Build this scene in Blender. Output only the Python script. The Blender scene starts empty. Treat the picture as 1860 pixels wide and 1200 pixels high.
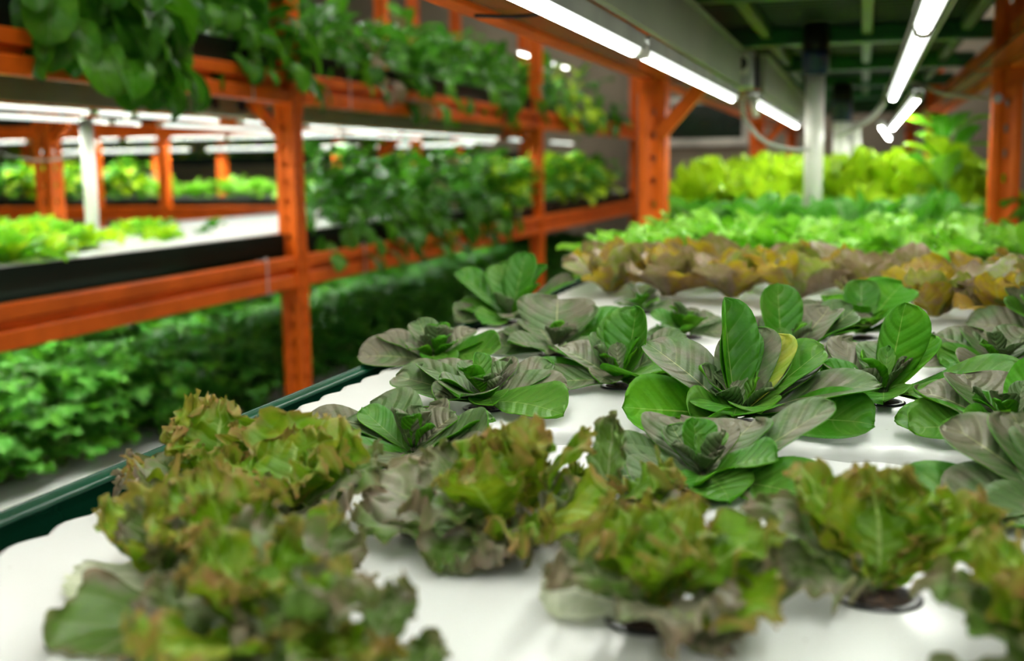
import bpy, math, random
import numpy as np
from mathutils import Matrix, Vector

SC = bpy.context.scene
COL = SC.collection
R = math.radians

# ------------------------------------------------------------------ camera, light, exposure
F_PX = 2100.0
d_ = np.array([638.0, -305.0, F_PX]); d_ /= np.linalg.norm(d_)          # rack direction seen by the lens
n_ = np.array([0.013, 1.0, 0.0]); n_[2] = -(d_[0]*n_[0] + d_[1])/d_[2]; n_ /= np.linalg.norm(n_)
x_ = np.cross(n_, d_)
WC = np.stack([x_, d_, -n_], 1)                                          # world -> (right, down, forward)
cam_d = bpy.data.cameras.new('camera'); cam = bpy.data.objects.new('camera', cam_d); COL.objects.link(cam)
m3 = Matrix([list(WC[0]), list(-WC[1]), list(-WC[2])]).transposed()
cam.matrix_world = Matrix.Translation((0, 0, 1.40)) @ m3.to_4x4()
cam_d.sensor_width = 36.0; cam_d.lens = F_PX/1860.0*36.0; cam_d.clip_start = 0.02
cam_d.dof.use_dof = True; cam_d.dof.focus_distance = 1.27; cam_d.dof.aperture_fstop = 3.6
SC.camera = cam

world = bpy.data.worlds.new('world'); SC.world = world; world.use_nodes = True
world.node_tree.nodes['Background'].inputs[0].default_value = (0.80, 0.88, 0.80, 1)
world.node_tree.nodes['Background'].inputs[1].default_value = 0.12
LED_POWER = 36.0
SC.view_settings.view_transform = 'Standard'; SC.view_settings.look = 'None'
SC.view_settings.gamma = 1.0; SC.view_settings.exposure = 1.30; SC.view_settings.use_curve_mapping = False
SC.cycles.use_denoising = True
SC.cycles.max_bounces = 6; SC.cycles.diffuse_bounces = 4; SC.cycles.glossy_bounces = 2; SC.cycles.transmission_bounces = 4

# ------------------------------------------------------------------ node helpers
class NT:
    def __init__(s, name):
        s.m = bpy.data.materials.new(name); s.m.use_nodes = True
        s.t = s.m.node_tree; s.t.nodes.clear()
        s.out = s.t.nodes.new('ShaderNodeOutputMaterial')
    def put(s, sock, v):
        if isinstance(v, bpy.types.NodeSocket): s.t.links.new(v, sock)
        elif v is not None:
            if isinstance(v, (tuple, list)) and len(v) == 3 and sock.type == 'RGBA': v = (*v, 1)
            sock.default_value = v
    def n(s, kind, ins=(), **props):
        nd = s.t.nodes.new(kind)
        for k, v in props.items(): setattr(nd, k, v)
        for k, v in (ins.items() if isinstance(ins, dict) else enumerate(ins)): s.put(nd.inputs[k], v)
        return nd
    def math(s, op, a, b=None, c=None, clamp=False):
        nd = s.n('ShaderNodeMath', operation=op, use_clamp=clamp); s.put(nd.inputs[0], a); s.put(nd.inputs[1], b)
        if c is not None: s.put(nd.inputs[2], c)
        return nd.outputs[0]
    def mix(s, f, a, b, kind='MIX'):
        nd = s.n('ShaderNodeMix', data_type='RGBA', blend_type=kind)
        s.put(nd.inputs[0], f); s.put(nd.inputs[6], a); s.put(nd.inputs[7], b); return nd.outputs[2]
    def step(s, v, lo, hi):
        nd = s.n('ShaderNodeMapRange', interpolation_type='SMOOTHSTEP')
        s.put(nd.inputs[0], v); s.put(nd.inputs[1], lo); s.put(nd.inputs[2], hi); return nd.outputs[0]
    def noise(s, scale, detail=3.0, rough=0.55, co=None):
        nd = s.n('ShaderNodeTexNoise', {'Scale': scale, 'Detail': detail, 'Roughness': rough})
        if co is None: co = s.n('ShaderNodeTexCoord').outputs['Object']
        s.put(nd.inputs['Vector'], co); return nd.outputs[0]
    def bump(s, h, strength=0.3, dist=0.01):
        return s.n('ShaderNodeBump', {'Height': h, 'Strength': strength, 'Distance': dist}).outputs[0]
    def bsdf(s, col, rough=0.5, metal=0.0, normal=None, spec=0.5, coat=0.0):
        nd = s.n('ShaderNodeBsdfPrincipled', {'Base Color': col, 'Roughness': rough, 'Metallic': metal, 'Specular IOR Level': spec, 'Coat Weight': coat})
        if normal is not None: s.put(nd.inputs['Normal'], normal)
        return nd.outputs[0]
    def done(s, sh): s.t.links.new(sh, s.out.inputs[0]); return s.m

def paint(name, col, rough=0.5, metal=0.0, var=0.25, scale=6.0, bump=0.05, spec=0.5, coat=0.0):
    t = NT(name); v = t.noise(scale)
    dark = tuple(c*(1-var) for c in col); lite = tuple(min(1, c*(1+var*0.6)) for c in col)
    c = t.mix(t.step(v, 0.3, 0.7), dark, lite)
    fine = t.noise(scale*22, 2)
    return t.done(t.bsdf(c, rough, metal, t.bump(fine, bump, 0.002), spec, coat))

def emit(name, col, power):
    t = NT(name); return t.done(t.n('ShaderNodeEmission', {'Color': col, 'Strength': power}).outputs[0])

def leaf_mat(name, base, alt, rib, veins=7.0, rib_w=0.03, tip=None, tip_from=0.55, trans=0.3, tcol=None, rough=0.45, nscale=22.0,
             vein_amt=0.45, mottle=None, spec=0.4, puff=0.35, alt_lo=0.4, alt_hi=0.62, spots=60.0):
    """Leaf blade: two colours in soft patches, a pale midrib and side veins from the leaf's own UV, an optional edge/tip colour."""
    t = NT(name)
    uv = t.n('ShaderNodeTexCoord').outputs['UV']; sx = t.n('ShaderNodeSeparateXYZ', [uv])
    s_ = t.math('ABSOLUTE', t.math('MULTIPLY_ADD', sx.outputs[0], 2.0, -1.0)); v_ = sx.outputs[1]
    rnd = t.n('ShaderNodeObjectInfo').outputs['Random']
    nz = t.noise(nscale, 3); fine = t.noise(spots*3, 2)
    c = t.mix(t.step(t.math('ADD', nz, t.math('MULTIPLY_ADD', rnd, 0.2, -0.1)), alt_lo, alt_hi), base, alt)
    if mottle: c = t.mix(t.step(t.noise(spots, 2, 0.7), 0.48, 0.60), c, mottle)
    if tip:
        e = t.math('MAXIMUM', t.math('POWER', s_, 2.2), t.math('POWER', v_, 2.0))
        e = t.math('ADD', e, t.math('MULTIPLY_ADD', nz, 0.5, -0.25))
        c = t.mix(t.step(e, tip_from, tip_from+0.45), c, tip)
    c = t.mix(t.math('MULTIPLY', t.step(fine, 0.45, 0.7), 0.25), c, tuple(x*0.6 for x in base))
    ph = t.math('FRACT', t.math('SUBTRACT', t.math('MULTIPLY', v_, veins), t.math('MULTIPLY', t.math('POWER', s_, 1.3), 1.6)))
    vd = t.math('ABSOLUTE', t.math('SUBTRACT', ph, 0.5))
    vein = t.math('MULTIPLY', t.math('SUBTRACT', 1.0, t.step(vd, 0.0, 0.10)), t.math('SUBTRACT', 1.0, t.math('MULTIPLY', s_, 0.7)))
    c = t.mix(t.math('MULTIPLY', vein, vein_amt), c, rib)
    w = t.math('MULTIPLY_ADD', v_, -rib_w*2.2, rib_w*2.6)
    ribm = t.math('SUBTRACT', 1.0, t.step(t.math('DIVIDE', s_, w), 0.5, 1.2))
    c = t.mix(t.math('MULTIPLY', ribm, 0.9), c, rib)
    h = t.math('ADD', t.math('MULTIPLY', t.step(vd, 0.0, 0.35), 0.7), t.math('MULTIPLY', t.noise(95, 2), 0.8))
    nrm = t.bump(h, puff, 0.004)
    p = t.bsdf(c, rough, 0, nrm, spec)
    tc = t.mix(0.55, c, tcol if tcol else base)
    tr = t.n('ShaderNodeBsdfTranslucent', {'Color': tc}); t.put(tr.inputs['Normal'], nrm)
    return t.done(t.n('ShaderNodeMixShader', [trans, p, tr.outputs[0]]).outputs[0])

M = {}
M['orange'] = paint('orange_enamel', (0.78, 0.135, 0.006), 0.48, 0, 0.18, 5, 0.05, 0.22)
M['orange_reflect'] = paint('sheet_orange_reflection', (0.50, 0.13, 0.018), 0.22, 0.3, 0.35, 3.0, 0.03)  # orange mirrored by the shiny sheet is put into its colour
M['bed_green'] = paint('bed_green_plastic', (0.003, 0.050, 0.024), 0.22, 0, 0.25, 4, 0.03, 0.6)
M['bed_shaded'] = paint('bed_green_shaded', (0.0012, 0.010, 0.004), 0.6, 0, 0.3, 4, 0.03, 0.25)  # shaded copy of the bed green, dim trough sides put into the colour
M['deck'] = paint('deck_green_steel', (0.0012, 0.024, 0.004), 0.65, 0, 0.3, 5)
M['bar_green'] = paint('bar_green_enamel', (0.004, 0.095, 0.008), 0.4, 0, 0.25, 5)
M['stringer'] = paint('stringer_olive_enamel', (0.06, 0.15, 0.02), 0.4, 0, 0.25, 5)
M['grey_panel'] = paint('fixture_grey_sheet', (0.20, 0.225, 0.135), 0.5, 0.1, 0.12, 3)
M['pvc'] = paint('white_pvc', (0.84, 0.84, 0.76), 0.3, 0, 0.06, 4, 0.02)
M['blue'] = paint('blue_coupling_plastic', (0.006, 0.018, 0.10), 0.35)
M['black'] = paint('black_rubber', (0.006, 0.006, 0.008), 0.5)
M['cup'] = paint('cup_black_plastic', (0.010, 0.010, 0.012), 0.3)
M['hose'] = paint('hose_grey_plastic', (0.42, 0.42, 0.36), 0.4)
M['steel'] = paint('galvanised_steel', (0.45, 0.45, 0.44), 0.35, 0.7)
M['tie'] = paint('nylon_tie', (0.62, 0.52, 0.48), 0.4)
M['cream'] = paint('cream_plastic', (0.66, 0.64, 0.55), 0.4)
M['led'] = emit('led_light', (0.97, 1.0, 0.91), LED_POWER)
M['led_side'] = emit('led_diffuser_side', (0.95, 1.0, 0.92), 0.8)
M['opal'] = emit('led_opal_side', (0.90, 1.0, 0.90), 0.55)
M['fill_panel'] = emit('fill_lamp_light', (1.0, 0.98, 0.90), 9.5)  # glow of the added fill lamps
M['housing'] = paint('fixture_housing_grey', (0.24, 0.25, 0.20), 0.5)
M['wall'] = paint('wall_render', (0.27, 0.23, 0.165), 0.85, 0, 0.2, 1.3, 0.3)
M['floor'] = paint('floor_concrete', (0.26, 0.26, 0.24), 0.7, 0, 0.3, 2.0, 0.3)
M['ceil'] = paint('ceiling_paint', (0.20, 0.21, 0.20), 0.85, 0, 0.2, 2)
M['concrete'] = paint('column_concrete', (0.30, 0.29, 0.235), 0.8, 0, 0.35, 4.0, 0.4)
M['glass_dark'] = paint('window_dark_glass', (0.012, 0.022, 0.016), 0.12)
def tray_mat():
    t = NT('tray_white_plastic')
    a = t.noise(3.0); b = t.noise(140, 1); g = t.noise(34, 4, 0.7)
    c = t.mix(t.step(a, 0.3, 0.75), (0.56, 0.57, 0.55), (0.60, 0.61, 0.59))
    c = t.mix(t.math('MULTIPLY', t.step(b, 0.73, 0.77), t.step(g, 0.50, 0.62)), c, (0.20, 0.14, 0.08))
    return t.done(t.bsdf(c, 0.28, 0, t.bump(a, 0.08, 0.01), 0.5))
M['tray'] = tray_mat()
def soil_mat():
    t = NT('cup_substrate'); a = t.noise(260, 3)
    return t.done(t.bsdf(t.mix(t.step(a, 0.4, 0.65), (0.012, 0.008, 0.006), (0.085, 0.045, 0.022)), 0.9, 0, t.bump(a, 0.8, 0.004)))
M['soil'] = soil_mat()
# leaves
M['rom_top'] = leaf_mat('romaine_upper', (0.080, 0.150, 0.042), (0.165, 0.150, 0.100), (0.36, 0.40, 0.17), 6.5, 0.017, trans=0.22, vein_amt=0.20, tcol=(0.10, 0.32, 0.02), alt_lo=0.36, alt_hi=0.60, rough=0.5, puff=0.55)
M['rom_top_green'] = leaf_mat('romaine_upper_green', (0.042, 0.190, 0.007), (0.085, 0.22, 0.020), (0.26, 0.38, 0.10), 6.5, 0.015, trans=0.30, vein_amt=0.20, tcol=(0.10, 0.45, 0.01), rough=0.45, spec=0.3)
M['rom_under'] = leaf_mat('romaine_lower', (0.065, 0.28, 0.006), (0.11, 0.34, 0.008), (0.26, 0.45, 0.07), 6.5, 0.022, trans=0.38, tcol=(0.14, 0.50, 0.02), rough=0.55, vein_amt=0.15, spec=0.2)
M['rom_yellow'] = leaf_mat('romaine_yellowed', (0.26, 0.40, 0.03), (0.52, 0.50, 0.07), (0.60, 0.62, 0.25), 6.5, 0.035, trans=0.40, tcol=(0.45, 0.60, 0.05))
M['fri_in'] = leaf_mat('frilly_lettuce_inner', (0.105, 0.235, 0.006), (0.21, 0.25, 0.012), (0.30, 0.42, 0.10), 6, 0.05, tip=(0.32, 0.135, 0.06), tip_from=0.70, trans=0.36, tcol=(0.24, 0.40, 0.01), nscale=30, spec=0.25)
M['fri_out'] = leaf_mat('frilly_lettuce_outer', (0.085, 0.165, 0.024), (0.215, 0.195, 0.14), (0.26, 0.30, 0.15), 6, 0.05, tip=(0.21, 0.125, 0.085), tip_from=0.72, trans=0.28, tcol=(0.16, 0.30, 0.03), nscale=26)
M['fri_pale'] = leaf_mat('frilly_lettuce_pale', (0.52, 0.58, 0.38), (0.62, 0.65, 0.50), (0.70, 0.72, 0.55), 6, 0.06, trans=0.3, tcol=(0.5, 0.6, 0.3), puff=0.15)
M['bronze'] = leaf_mat('bronze_lettuce', (0.38, 0.31, 0.008), (0.34, 0.19, 0.045), (0.40, 0.38, 0.12), 6, 0.04, tip=(0.40, 0.21, 0.06), tip_from=0.85, trans=0.40, tcol=(0.62, 0.46, 0.01), mottle=(0.30, 0.185, 0.10), spots=46)
M['bronze_dark'] = leaf_mat('bronze_lettuce_mottled', (0.22, 0.21, 0.06), (0.27, 0.185, 0.115), (0.36, 0.36, 0.2), 6, 0.04, trans=0.25, tcol=(0.30, 0.26, 0.04), mottle=(0.34, 0.24, 0.18), spots=60)
M['bronze_green'] = leaf_mat('bronze_lettuce_green', (0.20, 0.27, 0.05), (0.30, 0.31, 0.06), (0.36, 0.40, 0.16), 6, 0.04, tip=(0.36, 0.24, 0.10), tip_from=0.8, trans=0.36, tcol=(0.36, 0.42, 0.02), mottle=(0.30, 0.25, 0.16), spots=50)
M['bright'] = leaf_mat('bright_green_leaf', (0.21, 0.54, 0.012), (0.32, 0.64, 0.05), (0.45, 0.68, 0.24), 5, 0.04, trans=0.36, tcol=(0.2, 0.7, 0.02), spec=0.3, rough=0.35)
M['bright_pale'] = leaf_mat('bright_green_leaf_pale', (0.30, 0.66, 0.06), (0.42, 0.74, 0.17), (0.5, 0.72, 0.3), 5, 0.05, trans=0.34, tcol=(0.3, 0.75, 0.03), spec=0.3, rough=0.35)
M['choy'] = leaf_mat('choy_leaf', (0.075, 0.34, 0.010), (0.15, 0.44, 0.045), (0.40, 0.58, 0.28), 6, 0.05, trans=0.32, tcol=(0.14, 0.60, 0.02), spec=0.3, rough=0.34)
M['choy_pale'] = leaf_mat('choy_leaf_pale', (0.16, 0.42, 0.08), (0.30, 0.52, 0.20), (0.45, 0.60, 0.38), 6, 0.05, trans=0.25, tcol=(0.14, 0.60, 0.05), spec=0.3, rough=0.32)
M['lime'] = leaf_mat('lime_lettuce', (0.42, 0.66, 0.008), (0.54, 0.78, 0.02), (0.52, 0.75, 0.10), 5, 0.05, trans=0.42, tcol=(0.5, 0.8, 0.02), nscale=14)
M['dark'] = leaf_mat('dark_green_leaf', (0.026, 0.135, 0.008), (0.060, 0.22, 0.014), (0.10, 0.24, 0.06), 6, 0.04, trans=0.30, tcol=(0.07, 0.34, 0.01), spec=0.3, rough=0.32)
M['mid'] = leaf_mat('mid_green_leaf', (0.060, 0.24, 0.010), (0.11, 0.32, 0.018), (0.2, 0.38, 0.1), 6, 0.04, trans=0.34, tcol=(0.12, 0.45, 0.01), spec=0.3, rough=0.36)
M['celery'] = leaf_mat('celery_leaf', (0.065, 0.28, 0.026), (0.14, 0.38, 0.055), (0.30, 0.50, 0.15), 5, 0.04, trans=0.34, tcol=(0.16, 0.55, 0.03), spec=0.3)
M['herb'] = leaf_mat('herb_leaf', (0.035, 0.21, 0.016), (0.075, 0.30, 0.026), (0.12, 0.30, 0.05), 4, 0.04, trans=0.32, tcol=(0.08, 0.38, 0.01))
M['stem'] = paint('plant_stem', (0.16, 0.34, 0.06), 0.5)

# ------------------------------------------------------------------ mesh helpers
def tag(o, label=None, cat=None, group=None, kind=None):
    if label: o['label'] = label
    if cat: o['category'] = cat
    if group: o['group'] = group
    if kind: o['kind'] = kind
    return o

def empty(name, loc, label, cat, group=None, rz=0.0):
    o = bpy.data.objects.new(name, None); COL.objects.link(o); o.empty_display_size = 0.05
    o.location = loc; o.rotation_euler = (0, 0, rz)
    return tag(o, label, cat, group)

def mesh(name, V, Fc, mats, smooth=False, uv=None, mi=None):
    me = bpy.data.meshes.new(name); me.from_pydata([tuple(map(float, v)) for v in V], [], [tuple(map(int, f)) for f in Fc])
    for m in (mats if isinstance(mats, (list, tuple)) else [mats]): me.materials.append(m)
    if mi is not None: me.polygons.foreach_set('material_index', np.asarray(mi, dtype=np.int32))
    if smooth: me.polygons.foreach_set('use_smooth', np.ones(len(me.polygons), dtype=bool))
    if uv is not None:
        ul = me.uv_layers.new(name='UVMap'); li = np.zeros(len(me.loops), dtype=np.int32); me.loops.foreach_get('vertex_index', li)
        ul.data.foreach_set('uv', np.asarray(uv, dtype=np.float32)[li].ravel())
    me.update(); return me

def link(name, me, parent=None, loc=None):
    o = bpy.data.objects.new(name, me); COL.objects.link(o)
    if parent: o.parent = parent
    if loc is not None: o.location = loc
    return o

class MB:
    def __init__(s): s.V = []; s.F = []
    def add(s, V, Fc):
        b = len(s.V); s.V += [tuple(v) for v in V]; s.F += [tuple(i+b for i in f) for f in Fc]; return s
    def box(s, lo, hi, ch=0.0):
        (x0, y0, z0), (x1, y1, z1) = lo, hi
        if ch <= 0:
            V = [(x0,y0,z0),(x1,y0,z0),(x1,y1,z0),(x0,y1,z0),(x0,y0,z1),(x1,y0,z1),(x1,y1,z1),(x0,y1,z1)]
            return s.add(V, [(0,3,2,1),(4,5,6,7),(0,1,5,4),(1,2,6,5),(2,3,7,6),(3,0,4,7)])
        V = []; c = ch
        for zz, k in ((z0, c), (z0+c, 0), (z1-c, 0), (z1, c)):
            a0, a1, b0, b1 = x0+k, x1-k, y0+k, y1-k
            V += [(a0+c,b0,zz),(a1-c,b0,zz),(a1,b0+c,zz),(a1,b1-c,zz),(a1-c,b1,zz),(a0+c,b1,zz),(a0,b1-c,zz),(a0,b0+c,zz)]
        Fc = [tuple(range(7,-1,-1)), tuple(range(24,32))]
        for r in range(3):
            for i in range(8): j = (i+1) % 8; Fc.append((r*8+i, r*8+j, r*8+8+j, r*8+8+i))
        return s.add(V, Fc)
    def prism(s, prof, y0, y1, axis='Y'):
        n = len(prof)
        if axis == 'Y': V = [(a, y0, b) for a, b in prof] + [(a, y1, b) for a, b in prof]
        else: V = [(y0, a, b) for a, b in prof] + [(y1, a, b) for a, b in prof]
        Fc = [tuple(range(n)), tuple(range(2*n-1, n-1, -1))] + [(i, n+i, n+(i+1) % n, (i+1) % n) for i in range(n)]
        return s.add(V, Fc)
    def tube(s, pts, r, n=10, caps=True):
        P = [Vector(p) for p in pts]; rs = r if isinstance(r, (list, tuple)) else [r]*len(P)
        up = Vector((0.13, 0.21, 0.97)); V = []
        for i, p in enumerate(P):
            t = (P[min(i+1, len(P)-1)] - P[max(i-1, 0)]).normalized()
            a = t.cross(up if abs(t.dot(up)) < 0.95 else Vector((1, 0.1, 0))).normalized(); b = t.cross(a)
            V += [tuple(p + (a*math.cos(2*math.pi*k/n) + b*math.sin(2*math.pi*k/n))*rs[i]) for k in range(n)]
        Fc = [(i*n+k, (i+1)*n+k, (i+1)*n+(k+1) % n, i*n+(k+1) % n) for i in range(len(P)-1) for k in range(n)]
        if caps: Fc += [tuple(range(n)), tuple(range(len(P)*n-1, (len(P)-1)*n-1, -1))]
        return s.add(V, Fc)
    def lathe(s, prof, n=28, c=(0, 0, 0)):
        V = [(c[0]+r*math.cos(2*math.pi*k/n), c[1]+r*math.sin(2*math.pi*k/n), c[2]+z) for r, z in prof for k in range(n)]
        Fc = [(i*n+k, i*n+(k+1) % n, (i+1)*n+(k+1) % n, (i+1)*n+k) for i in range(len(prof)-1) for k in range(n)]
        if prof[0][0] > 1e-6: Fc.append(tuple(range(n-1, -1, -1)))
        if prof[-1][0] > 1e-6: Fc.append(tuple(range((len(prof)-1)*n, len(prof)*n)))
        return s.add(V, Fc)
    def me(s, name, mat, smooth=False):
        m = mesh(name, s.V, s.F, mat, smooth); return m
    def obj(s, name, mat, parent=None, smooth=False, loc=None): return link(name, s.me(name, mat, smooth), parent, loc)

def smooth_path(pts, k=6):
    P = [Vector(p) for p in pts]; out = []
    for i in range(len(P)-1):
        a, b, c, d = P[max(i-1, 0)], P[i], P[i+1], P[min(i+2, len(P)-1)]
        for j in range(k):
            t = j/k; out.append(0.5*((2*b)+(c-a)*t+(2*a-5*b+4*c-d)*t*t+(3*b-a-3*c+d)*t**3))
    return out+[P[-1]]

ordn = ['first', 'second', 'third', 'fourth', 'fifth', 'sixth', 'seventh', 'eighth', 'ninth', 'tenth', 'eleventh', 'twelfth', 'thirteenth', 'fourteenth', 'fifteenth', 'sixteenth', 'seventeenth', 'eighteenth', 'nineteenth', 'twentieth', 'twenty-first', 'twenty-second', 'twenty-third', 'twenty-fourth', 'twenty-fifth', 'twenty-sixth']

# ------------------------------------------------------------------ room
def struct(name, mb, mat): return tag(mb.obj(name, mat), kind='structure')
struct('floor', MB().box((-12, -4, -0.1), (6, 13.2, 0)), M['floor'])
struct('ceiling', MB().box((-12, -4, 4.0), (6, 13.2, 4.1)), M['ceil'])
struct('wall_back', MB().box((-12, 13.0, 0), (6, 13.2, 4.0)), M['wall'])
struct('wall_left', MB().box((-12.2, -4, 0), (-12, 13.2, 4.0)), M['wall'])
struct('wall_right', MB().box((6, -4, 0), (6.2, 13.2, 4.0)), M['wall'])
w = empty('window_1', (-1.67, 13.0, 1.60), None, None); w['kind'] = 'structure'
MB().box((-0.40, -0.03, 0.08), (0.40, 0.0, 0.46)).obj('pane', M['glass_dark'], w)
for lo, hi in (((-0.46, -0.06, 0.0), (0.46, 0, 0.08)), ((-0.46, -0.05, 0.46), (0.46, 0, 0.53)), ((-0.46, -0.05, 0.08), (-0.40, 0, 0.46)), ((0.40, -0.05, 0.08), (0.46, 0, 0.46))):
    MB().box(lo, hi, 0.006).obj('window_frame', M['cream'], w)
c = MB().box((-2.50, 12.72, 0), (-2.26, 12.98, 4.0), 0.02)
tag(c.obj('trim_1', M['concrete']), kind='structure')
tag(MB().tube([(-2.20, 12.85, 0), (-2.20, 12.85, 4.0)], 0.035, 12).obj('trim_2', M['concrete'], None, True), kind='structure')

# ------------------------------------------------------------------ racks
BT = [0.28, 1.04, 1.80, 2.56]            # beam tops of the tiers
POST_W = 0.085
def post_mesh(h=3.3):
    mb = MB(); w = POST_W; us = [0, 0.22*w, 0.41*w, 0.59*w, 0.78*w, w]; dep = [0, 0, -0.007, -0.007, 0, 0]
    zs = [0.0]
    z = 0.06
    while z < h-0.05: zs += [z, z+0.024]; z += 0.075
    zs.append(h)
    for k in range(4):
        ca, sa = math.cos(k*math.pi/2), math.sin(k*math.pi/2); b = len(mb.V)
        for zz in zs:
            for u, dp in zip(us, dep):
                x, y = u-w/2, -(w/2+dp); mb.V.append((x*ca-y*sa, x*sa+y*ca, zz))
        for r in range(len(zs)-1):
            for q in range(5):
                if q == 2 and r % 2 == 1: continue
                i = b+r*6+q; mb.F.append((i, i+1, i+7, i+6))
    mb.add([(-w/2,-w/2,h),(w/2,-w/2,h),(w/2,w/2,h),(-w/2,w/2,h)], [(0,1,2,3)])
    return mb.me('post', M['orange'])
POST = post_mesh()
def beam_profile(sgn):
    p = [(-0.003, 0), (-0.045, 0), (-0.045, -0.128), (-0.003, -0.128), (0, -0.125), (0, -0.078), (-0.004, -0.074), (-0.040, -0.066), (-0.040, -0.046), (-0.004, -0.045), (0, -0.041), (0, -0.003)]
    return [(sgn*a, b) for a, b in p]
def rack(name, label, xf, xb, ys, sides, tiers, cat='rack'):
    """Uprights at every y of ys on both faces, step beams between them; sides: which faces carry beams (x, outward sign)."""
    r = empty(name, (0, 0, 0), label, cat)
    hw = POST_W/2
    for y in ys:
        for x in (xf, xb): link('post', POST, r, (x, y, 0))
    for x, sg in sides:
        for a, b in zip(ys[:-1], ys[1:]):
            for zt in tiers:
                o = MB().prism(beam_profile(sg), a+hw, b-hw).obj('beam', M['orange'], r, False, (x+sg*hw*0.92, 0, zt))
                for yy, dy in ((a+hw, 1), (b-hw, -1)):
                    y0, y1 = sorted((yy, yy+dy*0.006)); q = MB().box((-0.05 if sg > 0 else -0.006, y0, -0.17), (0.006 if sg > 0 else 0.05, y1, 0.03)); q.obj('end_plate', M['orange'], o)
    return r
def brace(parent, p, q, w=0.042):
    d = (Vector(q)-Vector(p)).normalized(); yv = Vector((0, 1, 0)); n = d.cross(yv).normalized(); V = []
    for e in (Vector(p), Vector(q)):
        for s1, s2 in ((-1,-1),(1,-1),(1,1),(-1,1)): V.append(tuple(e+n*(s1*w/2)+yv*(s2*0.018)))
    MB().add(V, [(0,1,2,3),(7,6,5,4),(0,4,5,1),(1,5,6,2),(2,6,7,3),(3,7,4,0)]).obj('brace', M['orange'], parent)
def crossbar(parent, x0, x1, y, z):
    MB().box((min(x0, x1), y-0.02, z-0.03), (max(x0, x1), y+0.02, z+0.03), 0.004).obj('cross_bar', M['orange'], parent)

LX, LB = -2.30, -3.50
rl = rack('pallet_rack', 'tall orange pallet rack across the aisle with three tiers of greens', LX, LB, [0.56, 4.42, 8.28, 12.10], [(LX, 1)], BT[:3])
for a, b in ((0.56, 4.42), (4.42, 8.28), (8.28, 12.1)):
    for zt in BT[:3]: MB().prism(beam_profile(-1), a+0.045, b-0.045).obj('beam', M['orange'], rl, False, (LB-0.04, 0, zt))
for y in (4.42, 8.28):
    crossbar(rl, LX-0.045, LB+0.045, y, 1.70)
    brace(rl, (LX-0.03, y, 1.535), (LX-0.17, y, 1.69)); brace(rl, (LB+0.03, y, 1.535), (LB+0.17, y, 1.69))
MX0, MX1 = -0.66, 0.41
rm = rack('pallet_rack', 'orange pallet rack holding the white tray bed of red and green lettuces in front', MX0, MX1, [-0.05, 3.83, 7.70, 11.5], [(MX0, -1), (MX1, 1)], BT[1:3])
for y in (3.83, 7.70):
    brace(rm, (MX0+0.03, y-0.06, 1.50), (MX0+0.195, y-0.06, 1.685))
# inner flange of the upper beams, glossy sheet with the orange reflection put into its colour
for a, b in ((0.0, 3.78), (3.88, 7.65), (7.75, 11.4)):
    MB().box((MX0+0.03, a, 1.672), (MX0+0.235, b, 1.680)).obj('shelf_flange', M['orange_reflect'], rm)
    MB().box((MX1-0.09, a, 1.672), (MX1-0.03, b, 1.680)).obj('shelf_flange', M['orange_reflect'], rm)
# rack standing across the far end of the room
rc = empty('pallet_rack', (0, 0, 0), 'distant orange rack standing crosswise behind the leftmost white pipe', 'rack')
CXS = [-10.6, -9.0, -7.32, -6.54, -5.2, -3.9]
for x in CXS:
    link('post', POST, rc, (x, 9.95, 0)); link('post', POST, rc, (x+0.05, 10.95, 0))
for a, b in zip(CXS[:-1], CXS[1:]):
    for zt in (1.06, 1.86): MB().prism([(9.91-p, q) for p, q in beam_profile(1)][::-1], a+0.043, b-0.043, 'X').obj('beam', M['orange'], rc, False, (0, 0, zt))
# rack beyond the far upright on the right
rr = rack('pallet_rack', 'orange rack beyond the farthest upright at the photo edge, mostly hidden', 1.55, 2.5, [1.0, 4.9, 8.8], [(1.55, -1)], (1.04, 1.96))

# ------------------------------------------------------------------ growing beds, trays
def bed(label, x0, x1, y0, y1, zt, mat='bed_shaded', group=None, lip=0.0):
    """Green trough: floor and side walls with a rolled lip; zt is the tray surface height."""
    b = empty('growing_bed', (0, 0, 0), label, 'growing bed', group)
    zb = zt-0.10
    MB().box((x0, y0, zb), (x1, y1, zb+0.012)).obj('trough_floor', M['bed_shaded'], b)
    for x, s in ((x0, 1), (x1, -1)):
        prof = [(0, -0.10), (0, 0.004), (-0.004, 0.010), (-0.004, 0.016), (0.002, 0.020), (0.010, 0.018), (0.013, 0.012), (0.020, 0.012), (0.024, 0.007), (0.024, 0.000), (0.012, -0.004), (0.010, -0.10)]
        p = [(x+s*a*0.48, zt+lip+(h*0.48 if h > -0.05 else h)) for a, h in prof]
        if s > 0: p = p[::-1]
        MB().prism(p, y0, y1).obj('side_wall', M[mat], b, True)
    return b

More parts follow.
